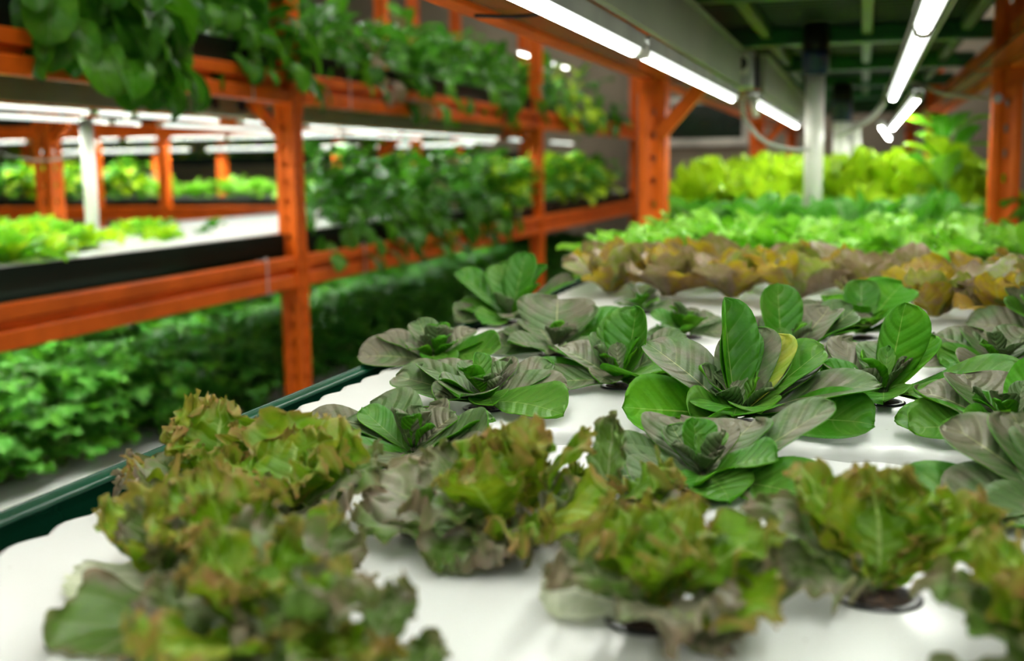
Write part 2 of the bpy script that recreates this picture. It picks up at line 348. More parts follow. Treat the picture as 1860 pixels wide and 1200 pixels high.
def tray_mesh(wx, wy, amp=0.0045, per=0.072, h=0.035):
    pts = []
    rad = 0.030
    def seg(p, q, nrm):
        L = math.hypot(q[0]-p[0], q[1]-p[1]); k = max(2, int(L/0.0115))
        nb = max(1, round(L/per))
        for i in range(k):
            t = i/k; a = amp*abs(math.sin(math.pi*nb*t)) - amp*0.4
            pts.append((p[0]+(q[0]-p[0])*t+nrm[0]*a, p[1]+(q[1]-p[1])*t+nrm[1]*a))
    def arc(cx, cy, a0):
        for i in range(7):
            a = a0+math.pi/2*i/7; pts.append((cx+rad*math.cos(a), cy+rad*math.sin(a)))
    X, Y = wx/2, wy/2
    seg((-X+rad, -Y), (X-rad, -Y), (0, -1)); arc(X-rad, -Y+rad, -math.pi/2)
    seg((X, -Y+rad), (X, Y-rad), (1, 0)); arc(X-rad, Y-rad, 0)
    seg((X-rad, Y), (-X+rad, Y), (0, 1)); arc(-X+rad, Y-rad, math.pi/2)
    seg((-X, Y-rad), (-X, -Y+rad), (-1, 0)); arc(-X+rad, -Y+rad, math.pi)
    P = np.array(pts); n = len(P)
    T = np.roll(P, -1, 0)-np.roll(P, 1, 0); T /= np.linalg.norm(T, axis=1)[:, None]; N = np.stack([T[:, 1], -T[:, 0]], 1)
    V = []; rings = [(0.003, -h), (0.0, -0.010), (-0.0012, -0.005), (-0.004, -0.0015), (-0.009, 0.0)]
    for off, z in rings:
        Q = P+N*off
        V += [(a, b, z) for a, b in Q]
    Fc = [(r*n+i, r*n+(i+1) % n, (r+1)*n+(i+1) % n, (r+1)*n+i) for r in range(len(rings)-1) for i in range(n)]
    Fc.append(tuple(range((len(rings)-1)*n, len(rings)*n)))
    me = mesh('growing_tray', V, Fc, M['tray'], True)
    me.polygons[len(Fc)-1].use_smooth = False
    return me

TZ = 1.12      # main tray surface
bed('dark green trough with a rolled glossy lip under the white lettuce trays', -0.672, 0.43, -0.6, 11.2, TZ+0.0, 'bed_green', lip=-0.004)
TRAY = tray_mesh(1.022, 0.990, 0.011, 0.062)
names = ['white plastic tray carrying the blurred frilly red lettuces in front', 'white plastic tray carrying the dark romaine plants in focus',
         'white tray under the bronze lettuces', 'white tray under the bright green leafy rows', 'white tray at the foot of the white pipe, under leafy greens', 'white tray under the front lime green lettuces',
         'white tray under the middle lime green lettuces', 'white tray under the farthest lime green lettuces']
y = 1.172
for i, nm in enumerate(names):
    t = link('growing_tray', TRAY, None, (-0.128, y-0.5+i*1.0, TZ-(0.012 if i == 0 else 0))); tag(t, nm, 'tray', 'white trays on the main bed')
LZ = [0.38, 1.14, 1.90]
LTRAY = tray_mesh(1.10, 1.25, 0.004)
lv = ['lowest', 'middle', 'uppermost']
for k, z in enumerate(LZ):
    bed('dark green trough on the %s tier of the orange rack across the aisle' % lv[k], LB+0.03, LX-0.02, 0.62, 12.05, z, lip=-0.012)
    for j in range(9):
        yy = 1.27+1.27*j
        if k == 2 and j > 5: continue
        t = link('growing_tray', LTRAY, None, (-2.905, yy, z))
        if k == 1 and j == 1: lab = 'white tray with low lime lettuces on the middle tier, nearest in view'
        elif k == 1 and j == 2: lab = 'white tray with bare patches beside the nearest orange upright, middle tier'
        elif k == 0 and j == 1: lab = 'white tray in front of the celery on the lowest tier'
        else: lab = 'white tray under dense foliage, %s from the near end, %s tier' % (ordn[j], lv[k])
        tag(t, lab, 'tray', 'white trays on the %s tier' % lv[k])

# corrugated deck above the main bed
dk = empty('upper_deck', (0, 0, 0), 'dark green corrugated deck over the lettuce bed, with green cross bars', 'deck')
V = []; Fc = []; per = 0.075; n = int(11.4/per)
prof = []
for i in range(n):
    y0 = -0.2+i*per
    prof += [(y0, 0.0), (y0+0.028, 0.0), (y0+0.036, 0.018), (y0+0.066, 0.018)]
prof.append((prof[-1][0]+0.009, 0.0))
for yy, zz in prof: V += [(MX0+0.05, yy, 1.862+zz), (MX1-0.05, yy, 1.862+zz)]
Fc = [(2*i, 2*i+1, 2*i+3, 2*i+2) for i in range(len(prof)-1)]
link('corrugated_sheet', mesh('corrugated_sheet', V, Fc, M['deck']), dk)
DB = (0.6, 1.8, 3.0, 4.2, 5.4, 6.6, 7.8, 9.0, 10.2)
for yy in DB:
    MB().box((MX0-0.03, yy-0.04, 1.801), (MX1+0.03, yy+0.04, 1.860), 0.005).obj('deck_bar', M['bar_green'], dk)
for xx in (-0.33, 0.0, 0.31):
    for a, b in zip([y+0.045 for y in DB[:6]], [y-0.045 for y in DB[1:7]]):
        MB().box((xx-0.017, a, 1.825), (xx+0.017, b, 1.860), 0.003).obj('stringer', M['stringer'], dk)
# upper bed of the main rack seen edge-on
bed('dark green trough resting on top of the corrugated deck', -0.62, 0.37, 0.0, 11.2, 1.99, lip=-0.01)

# ------------------------------------------------------------------ LED fixtures
def led(label, x, y0, y1, z=1.60, x2=None, panel=None, group=None, r=0.0145, loc_axis='Y', hang=0, opal=0):
    f = empty('led_fixture', (x, y0, z), label, 'light', group)
    L = y1-y0; dx = 0 if x2 is None else x2-x
    P = lambda t: (dx*t/L, t, 0)
    if opal:
        k = opal
        me = MB().box((-0.013*k, 0.01, -0.002), (0.013*k, L-0.01, 0.002)).me('led_strip', M['led']); link('led_strip', me, f)
        for sx in (-1, 1): MB().box((sx*0.0155*k-0.001, 0.0, -0.006*k), (sx*0.0155*k+0.001, L, 0.005*k)).obj('diffuser', M['opal'], f)
        MB().box((-0.0165*k, 0, 0.0055*k), (0.0165*k, L, 0.012*k)).obj('housing', M['housing'], f); r = 0.004
        for y0 in (-0.004, L): MB().box((-0.0168*k, y0, -0.0064*k), (0.0168*k, y0+0.004, 0.0122*k)).obj('end_cap', M['cream'], f)
    else:
        tb = MB().tube([P(0.02), P(L-0.02)], r, 12); me = mesh('led_tube', tb.V, tb.F, [M['led_side'], M['led']])
        for pl in me.polygons: pl.material_index = 1 if pl.center.z < -0.88*r else 0
        link('led_tube', me, f)
        for a, b in ((0, 0.022), (L-0.022, L)): MB().tube([P(a), P(b)], r*1.08, 10).obj('end_cap', M['cream'], f, True)
        w = r*1.12; sh = [(-w, -0.001), (-w-0.0015, -0.001), (-w-0.0015, r+0.010), (w+0.0015, r+0.010), (w+0.0015, -0.001), (w, -0.001), (w, r+0.004), (-w, r+0.004)]
        hb = MB().prism(sh, 0.0, L); hb.V = [(a+dx*b/L, b, c) for a, b, c in hb.V]; hb.obj('housing', M['housing'], f)
    if hang:
        for t in (0.12*L, 0.88*L): MB().tube([(dx*t/L, t, r+0.008), (dx*t/L, t, hang)], 0.004, 6).obj('hanger', M['steel'], f)
    if loc_axis == 'X': f.rotation_euler = (0, 0, -math.pi/2)
    return f
def panel(label, x, y0, y1, z0, z1, t=0.012, group=None):
    f = empty('reflector_panel', (x, y0, z0), label, 'panel', group); L = y1-y0
    MB().box((-t/2, 0, 0), (t/2, L, z1-z0), 0.002).obj('sheet', M['grey_panel'], f)
    MB().box((-t/2-0.012, 0, z1-z0), (t/2+0.012, L, z1-z0+0.006)).obj('top_flange', M['grey_panel'], f)
    return f
led('long white tube light out of view behind the camera, aisle side', -0.385, -2.4, -1.02)
led('long white tube light out of view beside the camera', -0.385, -1.0, 0.50)
led('long white tube light out of view behind the camera, far side', 0.085, -2.4, -1.02)
led('brightest white tube light running off the top edge above the orange beam', -0.385, 0.52, 2.03)
led('bright white tube light ending just above the diagonal orange brace', -0.38, 2.05, 3.57)
led('white tube light beyond the hanging hose, cut by the white pipe', -0.335, 3.74, 6.25)
led('short far white tube light just past the white pipe', -0.325, 7.9, 9.75)
led('long white tube light out of view above the camera', 0.085, -1.0, 0.38)
led('white tube light at the top edge over the romaine plants', 0.08, 0.40, 1.87)
led('white tube light slanting down toward the lime green lettuces', 0.082, 1.89, 3.80)
led('shorter white tube light below the slanting one, above the lime lettuces', 0.155, 3.78, 7.05)
led('tiny farthest white tube light above the lime lettuces', 0.085, 6.6, 10.1, x2=0.20)
panel('grey green sheet panel beside the brightest tube light', -0.352, 0.0, 3.47, 1.622, 1.722)
panel('grey green sheet panel behind the white pipe', -0.312, 3.80, 7.2, 1.622, 1.735)
panel('narrow grey sheet panel behind the slanting tube light', 0.115, 0.2, 3.85, 1.622, 1.70)
segs_front = [(0.8, 2.1), (2.12, 3.44), (3.49, 3.68), (3.72, 4.28), (4.48, 4.86), (5.10, 5.42), (5.45, 6.25), (6.28, 8.12), (8.40, 9.10), (9.6, 10.4)]
segs_back = [(1.2, 2.6), (2.62, 4.16), (4.20, 4.38), (4.55, 5.72), (5.74, 6.42), (6.45, 7.7), (8.5, 9.4)]
for i, (a, b) in enumerate(segs_front): led('white tube light, %s from the near end of the upper row across the aisle' % ordn[i], -2.56, a, b, 1.605, opal=1.0)
for i, (a, b) in enumerate(segs_back): led('white tube light, %s from the near end of the lower row across the aisle' % ordn[i], -3.0, a, b, 1.605, opal=1.0)
panel('long grey sheet panel under the upper orange beam, nearest bay', -2.535, 0.7, 4.34, 1.622, 1.735)
panel('long grey sheet panel under the upper orange beam, second bay', -2.535, 4.50, 8.2, 1.622, 1.735)
for i, a in enumerate((1.0, 2.3, 3.6, 4.9, 6.2, 7.5)):
    led('white tube light above the leafy plants of the uppermost tier, %s from the near end' % ordn[i], -3.0, a, a+1.24, 2.63, r=0.014)
    led('white tube light at the back of the lowest tier, %s from the near end' % ordn[i], -2.76, a, a+1.24, 0.888, r=0.010)
led('white tube light glimpsed above the top tier plants under the overhead beam', -2.56, 8.7, 10.3, 2.275, r=0.0085)
for i, a in enumerate((1.0, 2.3)): led('white tube light at the front of the lowest tier, %s from the near end' % ordn[i], -2.40, a, a+1.24, 0.905, r=0.018)
def fill_lamp(label, x, y, L=1.5):  # unseen lamps, added to brighten the racks and the back of the room
    f = empty('fill_lamp', (x, y, 3.99), label, 'lamp')
    MB().box((-0.13, 0, -0.05), (0.13, L, 0), 0.006).obj('lamp_body', M['cream'], f)
    MB().box((-0.11, 0.02, -0.062), (0.11, L-0.02, -0.051)).obj('diffuser', M['fill_panel'], f)
for i in range(7): fill_lamp('added fill lamp over the aisle between the racks, %s from the camera end' % ordn[i], -1.48, -2.6+i*2.0)
for i, x in enumerate((-8.2, -6.4, -4.6)): fill_lamp('added fill lamp before the crosswise rack, %s from the outer wall' % ordn[i], x, 7.6)
for i, x in enumerate((-3.2, -0.6, 1.2)): fill_lamp('added fill lamp close to the back wall, %s from the crosswise rack' % ordn[i], x, 11.45, 1.3)
for i, (a, b) in enumerate(((-9.7, -8.2), (-8.1, -7.1), (-7.0, -6.6), (-6.5, -5.9), (-5.85, -5.2), (-5.15, -4.3))):
    led('distant crosswise white tube light, %s from the left in the far rack' % ordn[i], a, 0, b-a, 1.72, loc_axis='X', hang=0.14, opal=2.2).location = (a, 10.06, 1.72)
for i, (a, b) in enumerate(((-8.6, -6.7), (-6.5, -4.8), (-4.6, -3.6))):
    led('faint crosswise white tube light deep in the far rack, %s from the left' % ordn[i], a, 0, b-a, 1.62, loc_axis='X', hang=0.24, opal=2.2).location = (a, 10.7, 1.62)
led('white tube light beyond the farthest upright at the photo edge', 1.75, 4.6, 7.4, 1.88)

# ------------------------------------------------------------------ pipes, hoses, boxes
def pipe(label, x, y, z0, z1, r, zc):
    p = empty('drain_pipe', (x, y, z0), label, 'pipe')
    MB().lathe([(r, 0), (r, z1-z0)], 28).obj('pipe_body', M['pvc'], p, True)
    if zc:
        c = MB().lathe([(r, z1-z0-0.02), (r*1.38, z1-z0-0.018), (r*1.40, zc-z0-0.02), (r*1.46, zc-z0-0.018), (r*1.46, zc-z0), (r, zc-z0+0.002)], 28).obj('coupling', M['blue'], p, True)
        MB().lathe([(r*1.3, zc-z0), (r*1.34, zc-z0+0.01), (r*1.34, zc-z0+0.085), (r*0.8, zc-z0+0.09)], 28).obj('rubber_sleeve', M['black'], p, True)
    return p
pipe('white upright drain pipe with a dark blue coupling among the lime lettuces', -0.155, 3.92, 1.12, 1.70, 0.0305, 1.755)
pipe('farther white drain pipe with a dark blue top above the lime lettuces', -0.110, 6.0, 1.12, 1.62, 0.036, 1.70)
pipe('farther white pipe close beside the second drain pipe', -0.045, 6.1, 1.12, 1.60, 0.028, 0)
pipe('white upright pipe standing among low lime lettuces across the aisle', -2.85, 3.83, 1.14, 1.60, 0.026, 0)
def hose(name, label, pts, r, mat, cat='hose', clip=False):
    h = MB().tube(smooth_path(pts), r, 10).obj(name, mat, None, True); return tag(h, label, cat)
hose('drain_hose', 'pale hose sagging from the end of the near tube light', [(-0.355, 3.60, 1.595), (-0.36, 3.66, 1.56), (-0.345, 3.70, 1.525), (-0.31, 3.7, 1.48), (-0.265, 3.72, 1.455), (-0.21, 3.78, 1.443), (-0.17, 3.86, 1.445)], 0.0068, M['hose'])
hose('drain_hose', 'pale hose looping down toward the farther white pipe', [(0.08, 4.5, 1.68), (0.065, 4.5, 1.62), (0.025, 4.5, 1.565), (-0.04, 4.52, 1.525), (-0.10, 4.7, 1.51)], 0.010, M['hose'])
hose('cable', 'grey cable hanging from the slanting light to the orange upright', [(0.11, 3.9, 1.655), (0.16, 3.9, 1.640), (0.24, 3.9, 1.607), (0.37, 3.9, 1.592), (0.50, 3.9, 1.585)], 0.006, M['hose'], 'cable')
hose('cable', 'thin pale cable drooping between orange uprights across the aisle', [(-3.52, 4.0, 1.56), (-3.45, 4.05, 1.49), (-3.30, 4.1, 1.455), (-3.12, 4.1, 1.47), (-3.0, 4.1, 1.52)], 0.005, M['hose'], 'cable')
hose('cable', 'dark cable crossing the glossy underside of the overhead beam', [(-0.66, 1.98, 1.664), (-0.60, 2.02, 1.664), (-0.54, 1.98, 1.662), (-0.50, 1.90, 1.664), (-0.44, 1.88, 1.666)], 0.0035, M['black'], 'cable')
pb = empty('power_box', (-0.352, 3.56, 1.62), 'grey control box with a round black socket at the light gap', 'control box')
MB().box((-0.035, -0.03, 0.0), (0.035, 0.06, 0.115), 0.008).obj('body', M['steel'], pb)
MB().box((-0.028, -0.042, 0.04), (0.022, -0.031, 0.105), 0.006).obj('socket_plate', M['cream'], pb)
MB().tube([(0, -0.050, 0.072), (0, -0.043, 0.072)], 0.019, 18).obj('socket', M['black'], pb)
MB().box((0.036, 0.0, 0.0), (0.048, 0.05, 0.10), 0.003).obj('bracket', M['black'], pb)
pv = empty('pipe_valve', (-0.335, 3.66, 1.555), 'small cream valve hanging at the top of the sagging hose', 'valve')
MB().tube([(0, 0, 0.05), (0.012, 0, 0.02), (0.018, 0, -0.015)], [0.010, 0.012, 0.010], 12).obj('valve_body', M['cream'], pv, True)
MB().tube([(-0.012, 0, 0.045), (-0.012, 0, 0.06)], 0.009, 10).obj('valve_nut', M['steel'], pv, True)
pp = empty('pump_box', (-2.50, 4.25, 1.60), 'grey pump box with two dark sockets under the upper beam across the aisle', 'control box')
MB().box((-0.04, -0.20, 0.02), (0.02, 0.22, 0.10), 0.006).obj('body', M['grey_panel'], pp)
for yy in (-0.11, 0.10): MB().tube([(0.021, yy, 0.065), (0.032, yy, 0.065)], 0.024, 14).obj('socket', M['black'], pp)
for i, (x, y, z, lab) in enumerate(((-0.60, 3.79, 1.585, 'grey round bolt head in front of the orange upright by the brace'), (0.36, 3.79, 1.585, 'grey round bolt head on the orange upright at the cable'))):
    b = empty('bolt', (x+0.02, y-0.005, z), lab, 'bolt')
    MB().tube([(0, 0, 0), (0, -0.014, 0)], 0.0085, 6).obj('bolt_head', M['steel'], b); MB().tube([(0, 0.006, 0), (0, 0, 0)], 0.014, 16).obj('washer', M['steel'], b)
def cable_tie(label, y, zt):
    t = empty('cable_tie', (-2.30, y, zt), label, 'cable tie')
    mb = MB(); x0, x1, w = -0.006, 0.0445, 0.004
    V = []
    for dx, dz in ((x0, 0.003), (x1, 0.003), (x1, -0.131), (x0, -0.131)): V += [(dx, -w, dz), (dx, w, dz)]
    mb.box((x0, -w, 0.001), (x1, w, 0.004)); mb.box((x1-0.003, -w, -0.131), (x1, w, 0.004)); mb.box((x0, -w, -0.133), (x1, w, -0.130))
    mb.obj('strap', M['tie'], t); MB().box((x1-0.010, -0.007, 0.003), (x1, 0.007, 0.014), 0.002).obj('tie_head', M['tie'], t)
cable_tie('pale strap around the middle orange beam, left of the nearest upright', 4.11, 1.04)
cable_tie('pale strap around the upper orange beam, left of the nearest upright', 4.06, 1.80)
cable_tie('pale strap around the upper beam, first beyond the nearest upright', 4.95, 1.80)
cable_tie('pale strap around the middle beam, first beyond the nearest upright', 5.06, 1.04)
cable_tie('pale strap around the upper beam, second beyond the nearest upright', 5.95, 1.80)
cable_tie('pale strap around the middle beam, second beyond the nearest upright', 6.38, 1.04)

# ------------------------------------------------------------------ leaves
def w_romaine(t):
    x = np.clip((t-0.03)/0.97, 0, 1); w = (x**0.72)*np.sqrt(np.clip(1-x**3.2, 0, 1))/0.655
    return np.maximum(w, 0.16*(1-x*x)+0.02)
def w_frilly(t):
    q = np.clip((t-0.08)/0.55, 0, 1); q = q*q*(3-2*q); e = np.clip((t-0.72)/0.28, 0, 1)
    return (0.22+0.78*q)*(1-0.42*e*e)
def w_round(t):
    x = np.clip((t-0.22)/0.78, 0, 1); return np.maximum(np.sqrt(np.clip(1-(2*x-1)**2, 0, 1))*(0.8+0.2*x), 0.07)
def w_lance(t):
    x = np.clip((t-0.10)/0.90, 0, 1); return np.maximum(np.sin(np.pi*x**0.85)**0.8, 0.07)

def leaf(L, W, e0, e1, cup=0.3, nu=8, nv=12, wf=w_romaine, ruf=0.0, jag=0.0, twist=0.0, sway=0.0, seed=0, freq=1.0, power=1.0):
    """Blade as a (nv+1, nu+1) grid: spine rising at e0 and ending at e1 degrees, cupped across, ruffled towards the margin."""
    rg = np.random.RandomState(seed)
    q = np.linspace(0, 1, nv+1); t = 1-(1-q)**1.35 if wf is not w_frilly else q
    e = np.radians(e0+(e1-e0)*t**power); dt = np.diff(t, prepend=0)
    em = np.concatenate([[e[0]], (e[1:]+e[:-1])/2])
    sx = np.cumsum(np.cos(em)*dt)*L; sz = np.cumsum(np.sin(em)*dt)*L
    s = np.linspace(-1, 1, nu+1); S, Tt = np.meshgrid(s, t)
    w = wf(t)[:, None]*W/2
    lat = S*w
    nrm = cup*(S*S)*w*1.0
    along = np.zeros_like(S)
    if wf is w_frilly: along = 0.10*L*(1-S*S)*Tt**3
    m = np.maximum(np.abs(S)**2.0, Tt**4)
    if ruf > 0:
        d = 0
        for k in range(5):
            ka, kb, ph = rg.uniform(-5, 5)*freq, rg.uniform(8, 19)*freq*rg.choice([-1, 1]), rg.uniform(0, 6.28)
            d = d+np.sin(ka*S+kb*Tt+ph)*(1.0/(1+0.35*k))
            ka, kb, ph = rg.uniform(6, 13)*freq*rg.choice([-1, 1]), rg.uniform(-4, 4)*freq, rg.uniform(0, 6.28)
            d = d+np.sin(ka*S+kb*Tt+ph)*Tt**3*(0.9/(1+0.35*k))
        nrm = nrm+d*ruf*m**1.2
        d2 = np.sin(rg.uniform(10, 18)*freq*Tt+rg.uniform(0, 6)+2*S)+np.sin(rg.uniform(7, 12)*freq*S+rg.uniform(0, 6))
        lat = lat+np.sign(S)*d2*ruf*0.55*np.abs(S)**3; along = along+d2*ruf*0.5*Tt**3
    if jag > 0:
        j = rg.uniform(-1, 1, S.shape); edge = (np.abs(S) > 0.98) | (Tt > 0.985); near = (np.abs(S) > 0.85) | (Tt > 0.93)
        lat = lat+np.sign(S)*j*jag*np.where(edge, 1, np.where(near, 0.3, 0)); along = along+j[::-1]*jag*np.where(edge & (Tt > 0.9), 1.0, 0)
    soft = rg.uniform(-1, 1, 3)
    nrm = nrm+W*0.06*(np.sin(5*Tt+soft[0]*3)*S*soft[1]+soft[2]*S*Tt*0.8)
    tw = twist*Tt
    B = np.cos(tw)*lat-np.sin(tw)*nrm; N = np.sin(tw)*lat+np.cos(tw)*nrm
    E = e[:, None]
    X = sx[:, None]+along*np.cos(E)-N*np.sin(E); Z = sz[:, None]+along*np.sin(E)+N*np.cos(E); Y = B+sway*L*Tt**2
    return np.stack([X, Y, Z], -1), np.stack([(S+1)/2, Tt], -1)

def leaf_arrays(P, uv, thick=0.0):
    a, b = P.shape[:2]; idx = np.arange(a*b).reshape(a, b)
    Fq = np.stack([idx[:-1, :-1], idx[:-1, 1:], idx[1:, 1:], idx[1:, :-1]], -1).reshape(-1, 4)[:, ::-1]
    V = P.reshape(-1, 3); U = uv.reshape(-1, 2)
    if thick <= 0: return V, Fq, U, None
    gu = np.gradient(P, axis=1); gv = np.gradient(P, axis=0); n = np.cross(gv, gu); n /= (np.linalg.norm(n, axis=2, keepdims=True)+1e-12)
    V2 = (P-n*-thick).reshape(-1, 3) if n[a//2, b//2, 2] < 0 else (P-n*thick).reshape(-1, 3)
    k = a*b; rim = np.concatenate([idx[0, :], idx[1:, -1], idx[-1, -2::-1], idx[-2:0:-1, 0]])
    R2 = np.roll(rim, -1); Fr = np.stack([rim, R2, R2+k, rim+k], -1)
    F2 = Fq[:, ::-1]+k
    return np.concatenate([V, V2]), np.concatenate([Fq, F2, Fr]), np.concatenate([U, U]), np.concatenate([np.zeros(len(Fq)), np.ones(len(F2)+len(Fr))])

def orient(P, az, off=0.0, z0=0.0, roll=0.0):
    a = R(az); c, s = math.cos(a), math.sin(a); Q = P.copy()
    if roll:
        cr, sr = math.cos(R(roll)), math.sin(R(roll)); y, z = Q[..., 1].copy(), Q[..., 2].copy(); Q[..., 1] = y*cr-z*sr; Q[..., 2] = y*sr+z*cr
    x, y = Q[..., 0]+off, Q[..., 1].copy()
    Q[..., 0] = x*c-y*s; Q[..., 1] = x*s+y*c; Q[..., 2] = Q[..., 2]+z0
    return Q

CUP = MB().lathe([(0.0235, 0.0006), (0.025, 0.0016), (0.030, 0.0020), (0.0325, 0.0012), (0.0325, 0.0003), (0.0290, 0.0), (0.026, -0.034), (0.0, -0.034)], 28).me('net_cup', M['cup'], True)
SOIL = MB().lathe([(0.0, 0.0050), (0.010, 0.0042), (0.017, 0.0022), (0.0236, 0.0010), (0.0236, 0.0002)], 20).me('substrate', M['soil'], True)
def cup(plant, s=1.0):
    c = link('net_cup', CUP, plant); c.scale = (s, s, 1); link('substrate', SOIL, c)

def fit_above(V, z=0.003):
    """Leaves rest on the tray: the part that would dip below it lies on it."""
    lo = V[:, 2] < z
    V[lo, 2] = z+0.0015*np.tanh((V[lo, 2]-z)*20)+0.0015
    return V

def leaf_obj(plant, P, uv, mats, thick=0.0, name='leaf', floor=True):
    V, Fq, U, mi = leaf_arrays(P, uv, thick)
    if floor: V = fit_above(V.copy())
    return link(name, mesh(name, V, Fq, mats, True, U, mi), plant)

# ---- dark romaine-type plants
def romaine(label, loc, leaves, seed, s=1.0, inner=4, rot=0.0):
    s *= 0.88
    rg = random.Random(seed)
    p = empty('romaine_lettuce', loc, label, 'lettuce', 'dark romaine lettuces on the white tray')
    cup(p, 0.8)
    for i, lf in enumerate(leaves):
        az, e0, e1, L, W = lf[:5]; kind = lf[5] if len(lf) > 5 else 'm'; cp = lf[6] if len(lf) > 6 else 0.30; tw = lf[7] if len(lf) > 7 else rg.uniform(-0.25, 0.25)
        W *= 1.12
        P, uv = leaf(L*s, W*s, e0, e1, cp, 10, 14, w_romaine, 0.0010, 0.0, tw, rg.uniform(-0.10, 0.10), seed*31+i, 0.7)
        P = orient(P, az+rot, 0.006, 0.006+0.002*i*0.3, 34*math.cos(R(az))*max(0, 1-e0/55.0)*rg.uniform(0.7, 1.2))
        mats = {'m': [M['rom_top'], M['rom_under']], 'g': [M['rom_top_green'], M['rom_under']], 'y': [M['rom_yellow'], M['rom_yellow']], 'u': [M['rom_under'], M['rom_under']]}[kind]
        leaf_obj(p, P, uv, mats, 0.0007)
    for k in range(inner+3):
        P, uv = leaf(rg.uniform(0.030, 0.060)*s, rg.uniform(0.024, 0.044)*s, rg.uniform(45, 80), rg.uniform(10, 70), 0.5, 6, 9, w_romaine, 0.0008, 0, rg.uniform(-.3, .3), 0, seed*57+k)
        leaf_obj(p, orient(P, rg.uniform(0, 360), 0.003, 0.016), uv, [M['rom_top_green'] if k % 3 == 0 else M['rom_top'], M['rom_under'] if k % 3 == 0 else M['rom_top']], 0.0006)
    return p
def spiral(seed, n, L=0.115, flat=1.0, up=0):
    rg = random.Random(seed); out = []; az = rg.uniform(0, 360)
    for i in range(n):
        k = i/(n-1.0); az += 137.5+rg.uniform(-14, 14)
        e0 = (12+52*k)*flat+up+rg.uniform(-6, 6); e1 = e0-rg.uniform(8, 30)*(1-0.4*k)
        l = L*(1.05-0.42*k)*rg.uniform(0.88, 1.1)
        out.append((az, e0, e1, l, l*rg.uniform(0.56, 0.72), rg.choice('mmmmg')))
    return out
T = TZ; T0 = TZ-0.012
romaine('small dark romaine plant alone against the green trough lip', (-0.580, 1.535, T), [
    (200, 14, -2, .120, .074), (165, 30, 10, .105, .065), (140, 62, 50, .075, .050), (95, 48, 30, .070, .050), (355, 14, 20, .120, .064, 'g'), (20, 26, 18, .095, .050), (60, 36, 18, .085, .05),
    (285, 32, -25, .055, .040, 'g'), (315, 24, -20, .062, .042, 'g'), (240, 40, 10, .060, .040), (330, 45, 20, .05, .035)], 3, inner=4)
romaine('dark flat romaine rosette with pointed leaves, behind the frontmost tray edge', (-0.418, 1.265, T), [
    (170, 22, 12, .125, .080), (150, 32, 18, .105, .075), (95, 34, 20, .080, .075), (40, 26, 22, .105, .058), (10, 20, 4, .110, .070), (338, 10, -4, .135, .078, 'g'), (260, 34, 0, .075, .078), (225, 28, -8, .070, .055),
    (120, 46, 30, .070, .055), (300, 24, -10, .070, .050, 'g'), (200, 40, 20, .06, .05)], 5, inner=5)
romaine('dark romaine with a broad round upright leaf, half hidden by frilly lettuce', (-0.425, 1.055, T0), [
    (185, 16, 2, .135, .085), (150, 48, 22, .085, .088), (200, 6, -6, .110, .065, 'g'), (325, 8, -2, .110, .085), (20, 34, 14, .095, .065), (95, 34, 18, .085, .062), (285, 20, -20, .080, .062), (240, 12, -8, .100, .065, 'g'),
    (170, 40, 30, .075, .045, 'g'), (45, 50, 30, .060, .045), (355, 14, 30, .105, .075)], 7, inner=4)
romaine('romaine with one large round upright leaf, behind the small lip-side plant', (-0.435, 1.66, T), [
    (100, 58, 38, .110, .125), (60, 52, 34, .100, .090), (185, 8, 0, .110, .062), (170, 26, 8, .095, .060), (30, 34, 24, .135, .072, 'g'), (330, 18, -16, .080, .060), (270, 26, -18, .065, .060), (300, 16, -18, .080, .050, 'g'),
    (10, 22, 4, .105, .066), (215, 20, 0, .080, .052), (140, 44, 22, .08, .07)], 11, inner=5)
romaine('tall bright green romaine with upright oval leaves at the far trough lip', (-0.605, 1.99, T), [
    (120, 64, 56, .130, .070, 'g'), (80, 70, 66, .145, .062, 'g'), (40, 62, 50, .130, .090, 'g'), (168, 46, 34, .150, .080, 'g'), (15, 40, 26, .150, .088, 'm'), (205, 28, -6, .105, .070, 'g'), (250, 14, -14, .095, .065, 'g'),
    (330, 20, -8, .110, .066), (290, 30, -12, .075, .055), (350, 55, 45, .09, .06, 'g'), (215, 8, -4, .115, .07, 'm')], 13, inner=3)
romaine('romaine with a dark green upright leaf and low pale spread leaves', (-0.290, 1.435, T), [
    (62, 70, 70, .112, .076, 'g', .45), (95, 58, 50, .110, .070, 'g'), (168, 34, 14, .105, .080), (186, 10, 0, .140, .062, 'g'), (216, 8, -6, .120, .066), (120, 50, 40, .085, .065), (300, 32, -6, .080, .085, 'g'), (350, 22, 6, .110, .070, 'g'),
    (330, 8, -8, .085, .055, 'g'), (30, 38, 24, .110, .070), (250, 24, -16, .060, .050)], 17, inner=5)
romaine('largest sharp romaine with tall folded leaves and one yellowing leaf', (-0.120, 1.250, T), [
    (166, 46, 30, .145, .110, 'm', .20), (128, 70, 84, .150, .052, 'g', 1.0, .3), (108, 66, 64, .120, .056, 'g', .6), (88, 62, 54, .120, .078, 'm', .25), (66, 56, 48, .118, .080, 'y', .25), (196, 8, 4, .140, .105, 'u', .2),
    (4, 26, 12, .165, .090, 'm', .2), (340, 8, -4, .160, .080, 'g'), (274, 44, -18, .078, .100, 'g', .15), (40, 40, 26, .115, .080), (60, 48, 34, .095, .078), (22, 42, 34, .125, .072, 'g'), (235, 16, -16, .080, .052, 'g', .9),
    (300, 36, -8, .068, .060, 'g'), (180, 58, 44, .070, .052, 'm')], 19, inner=5)
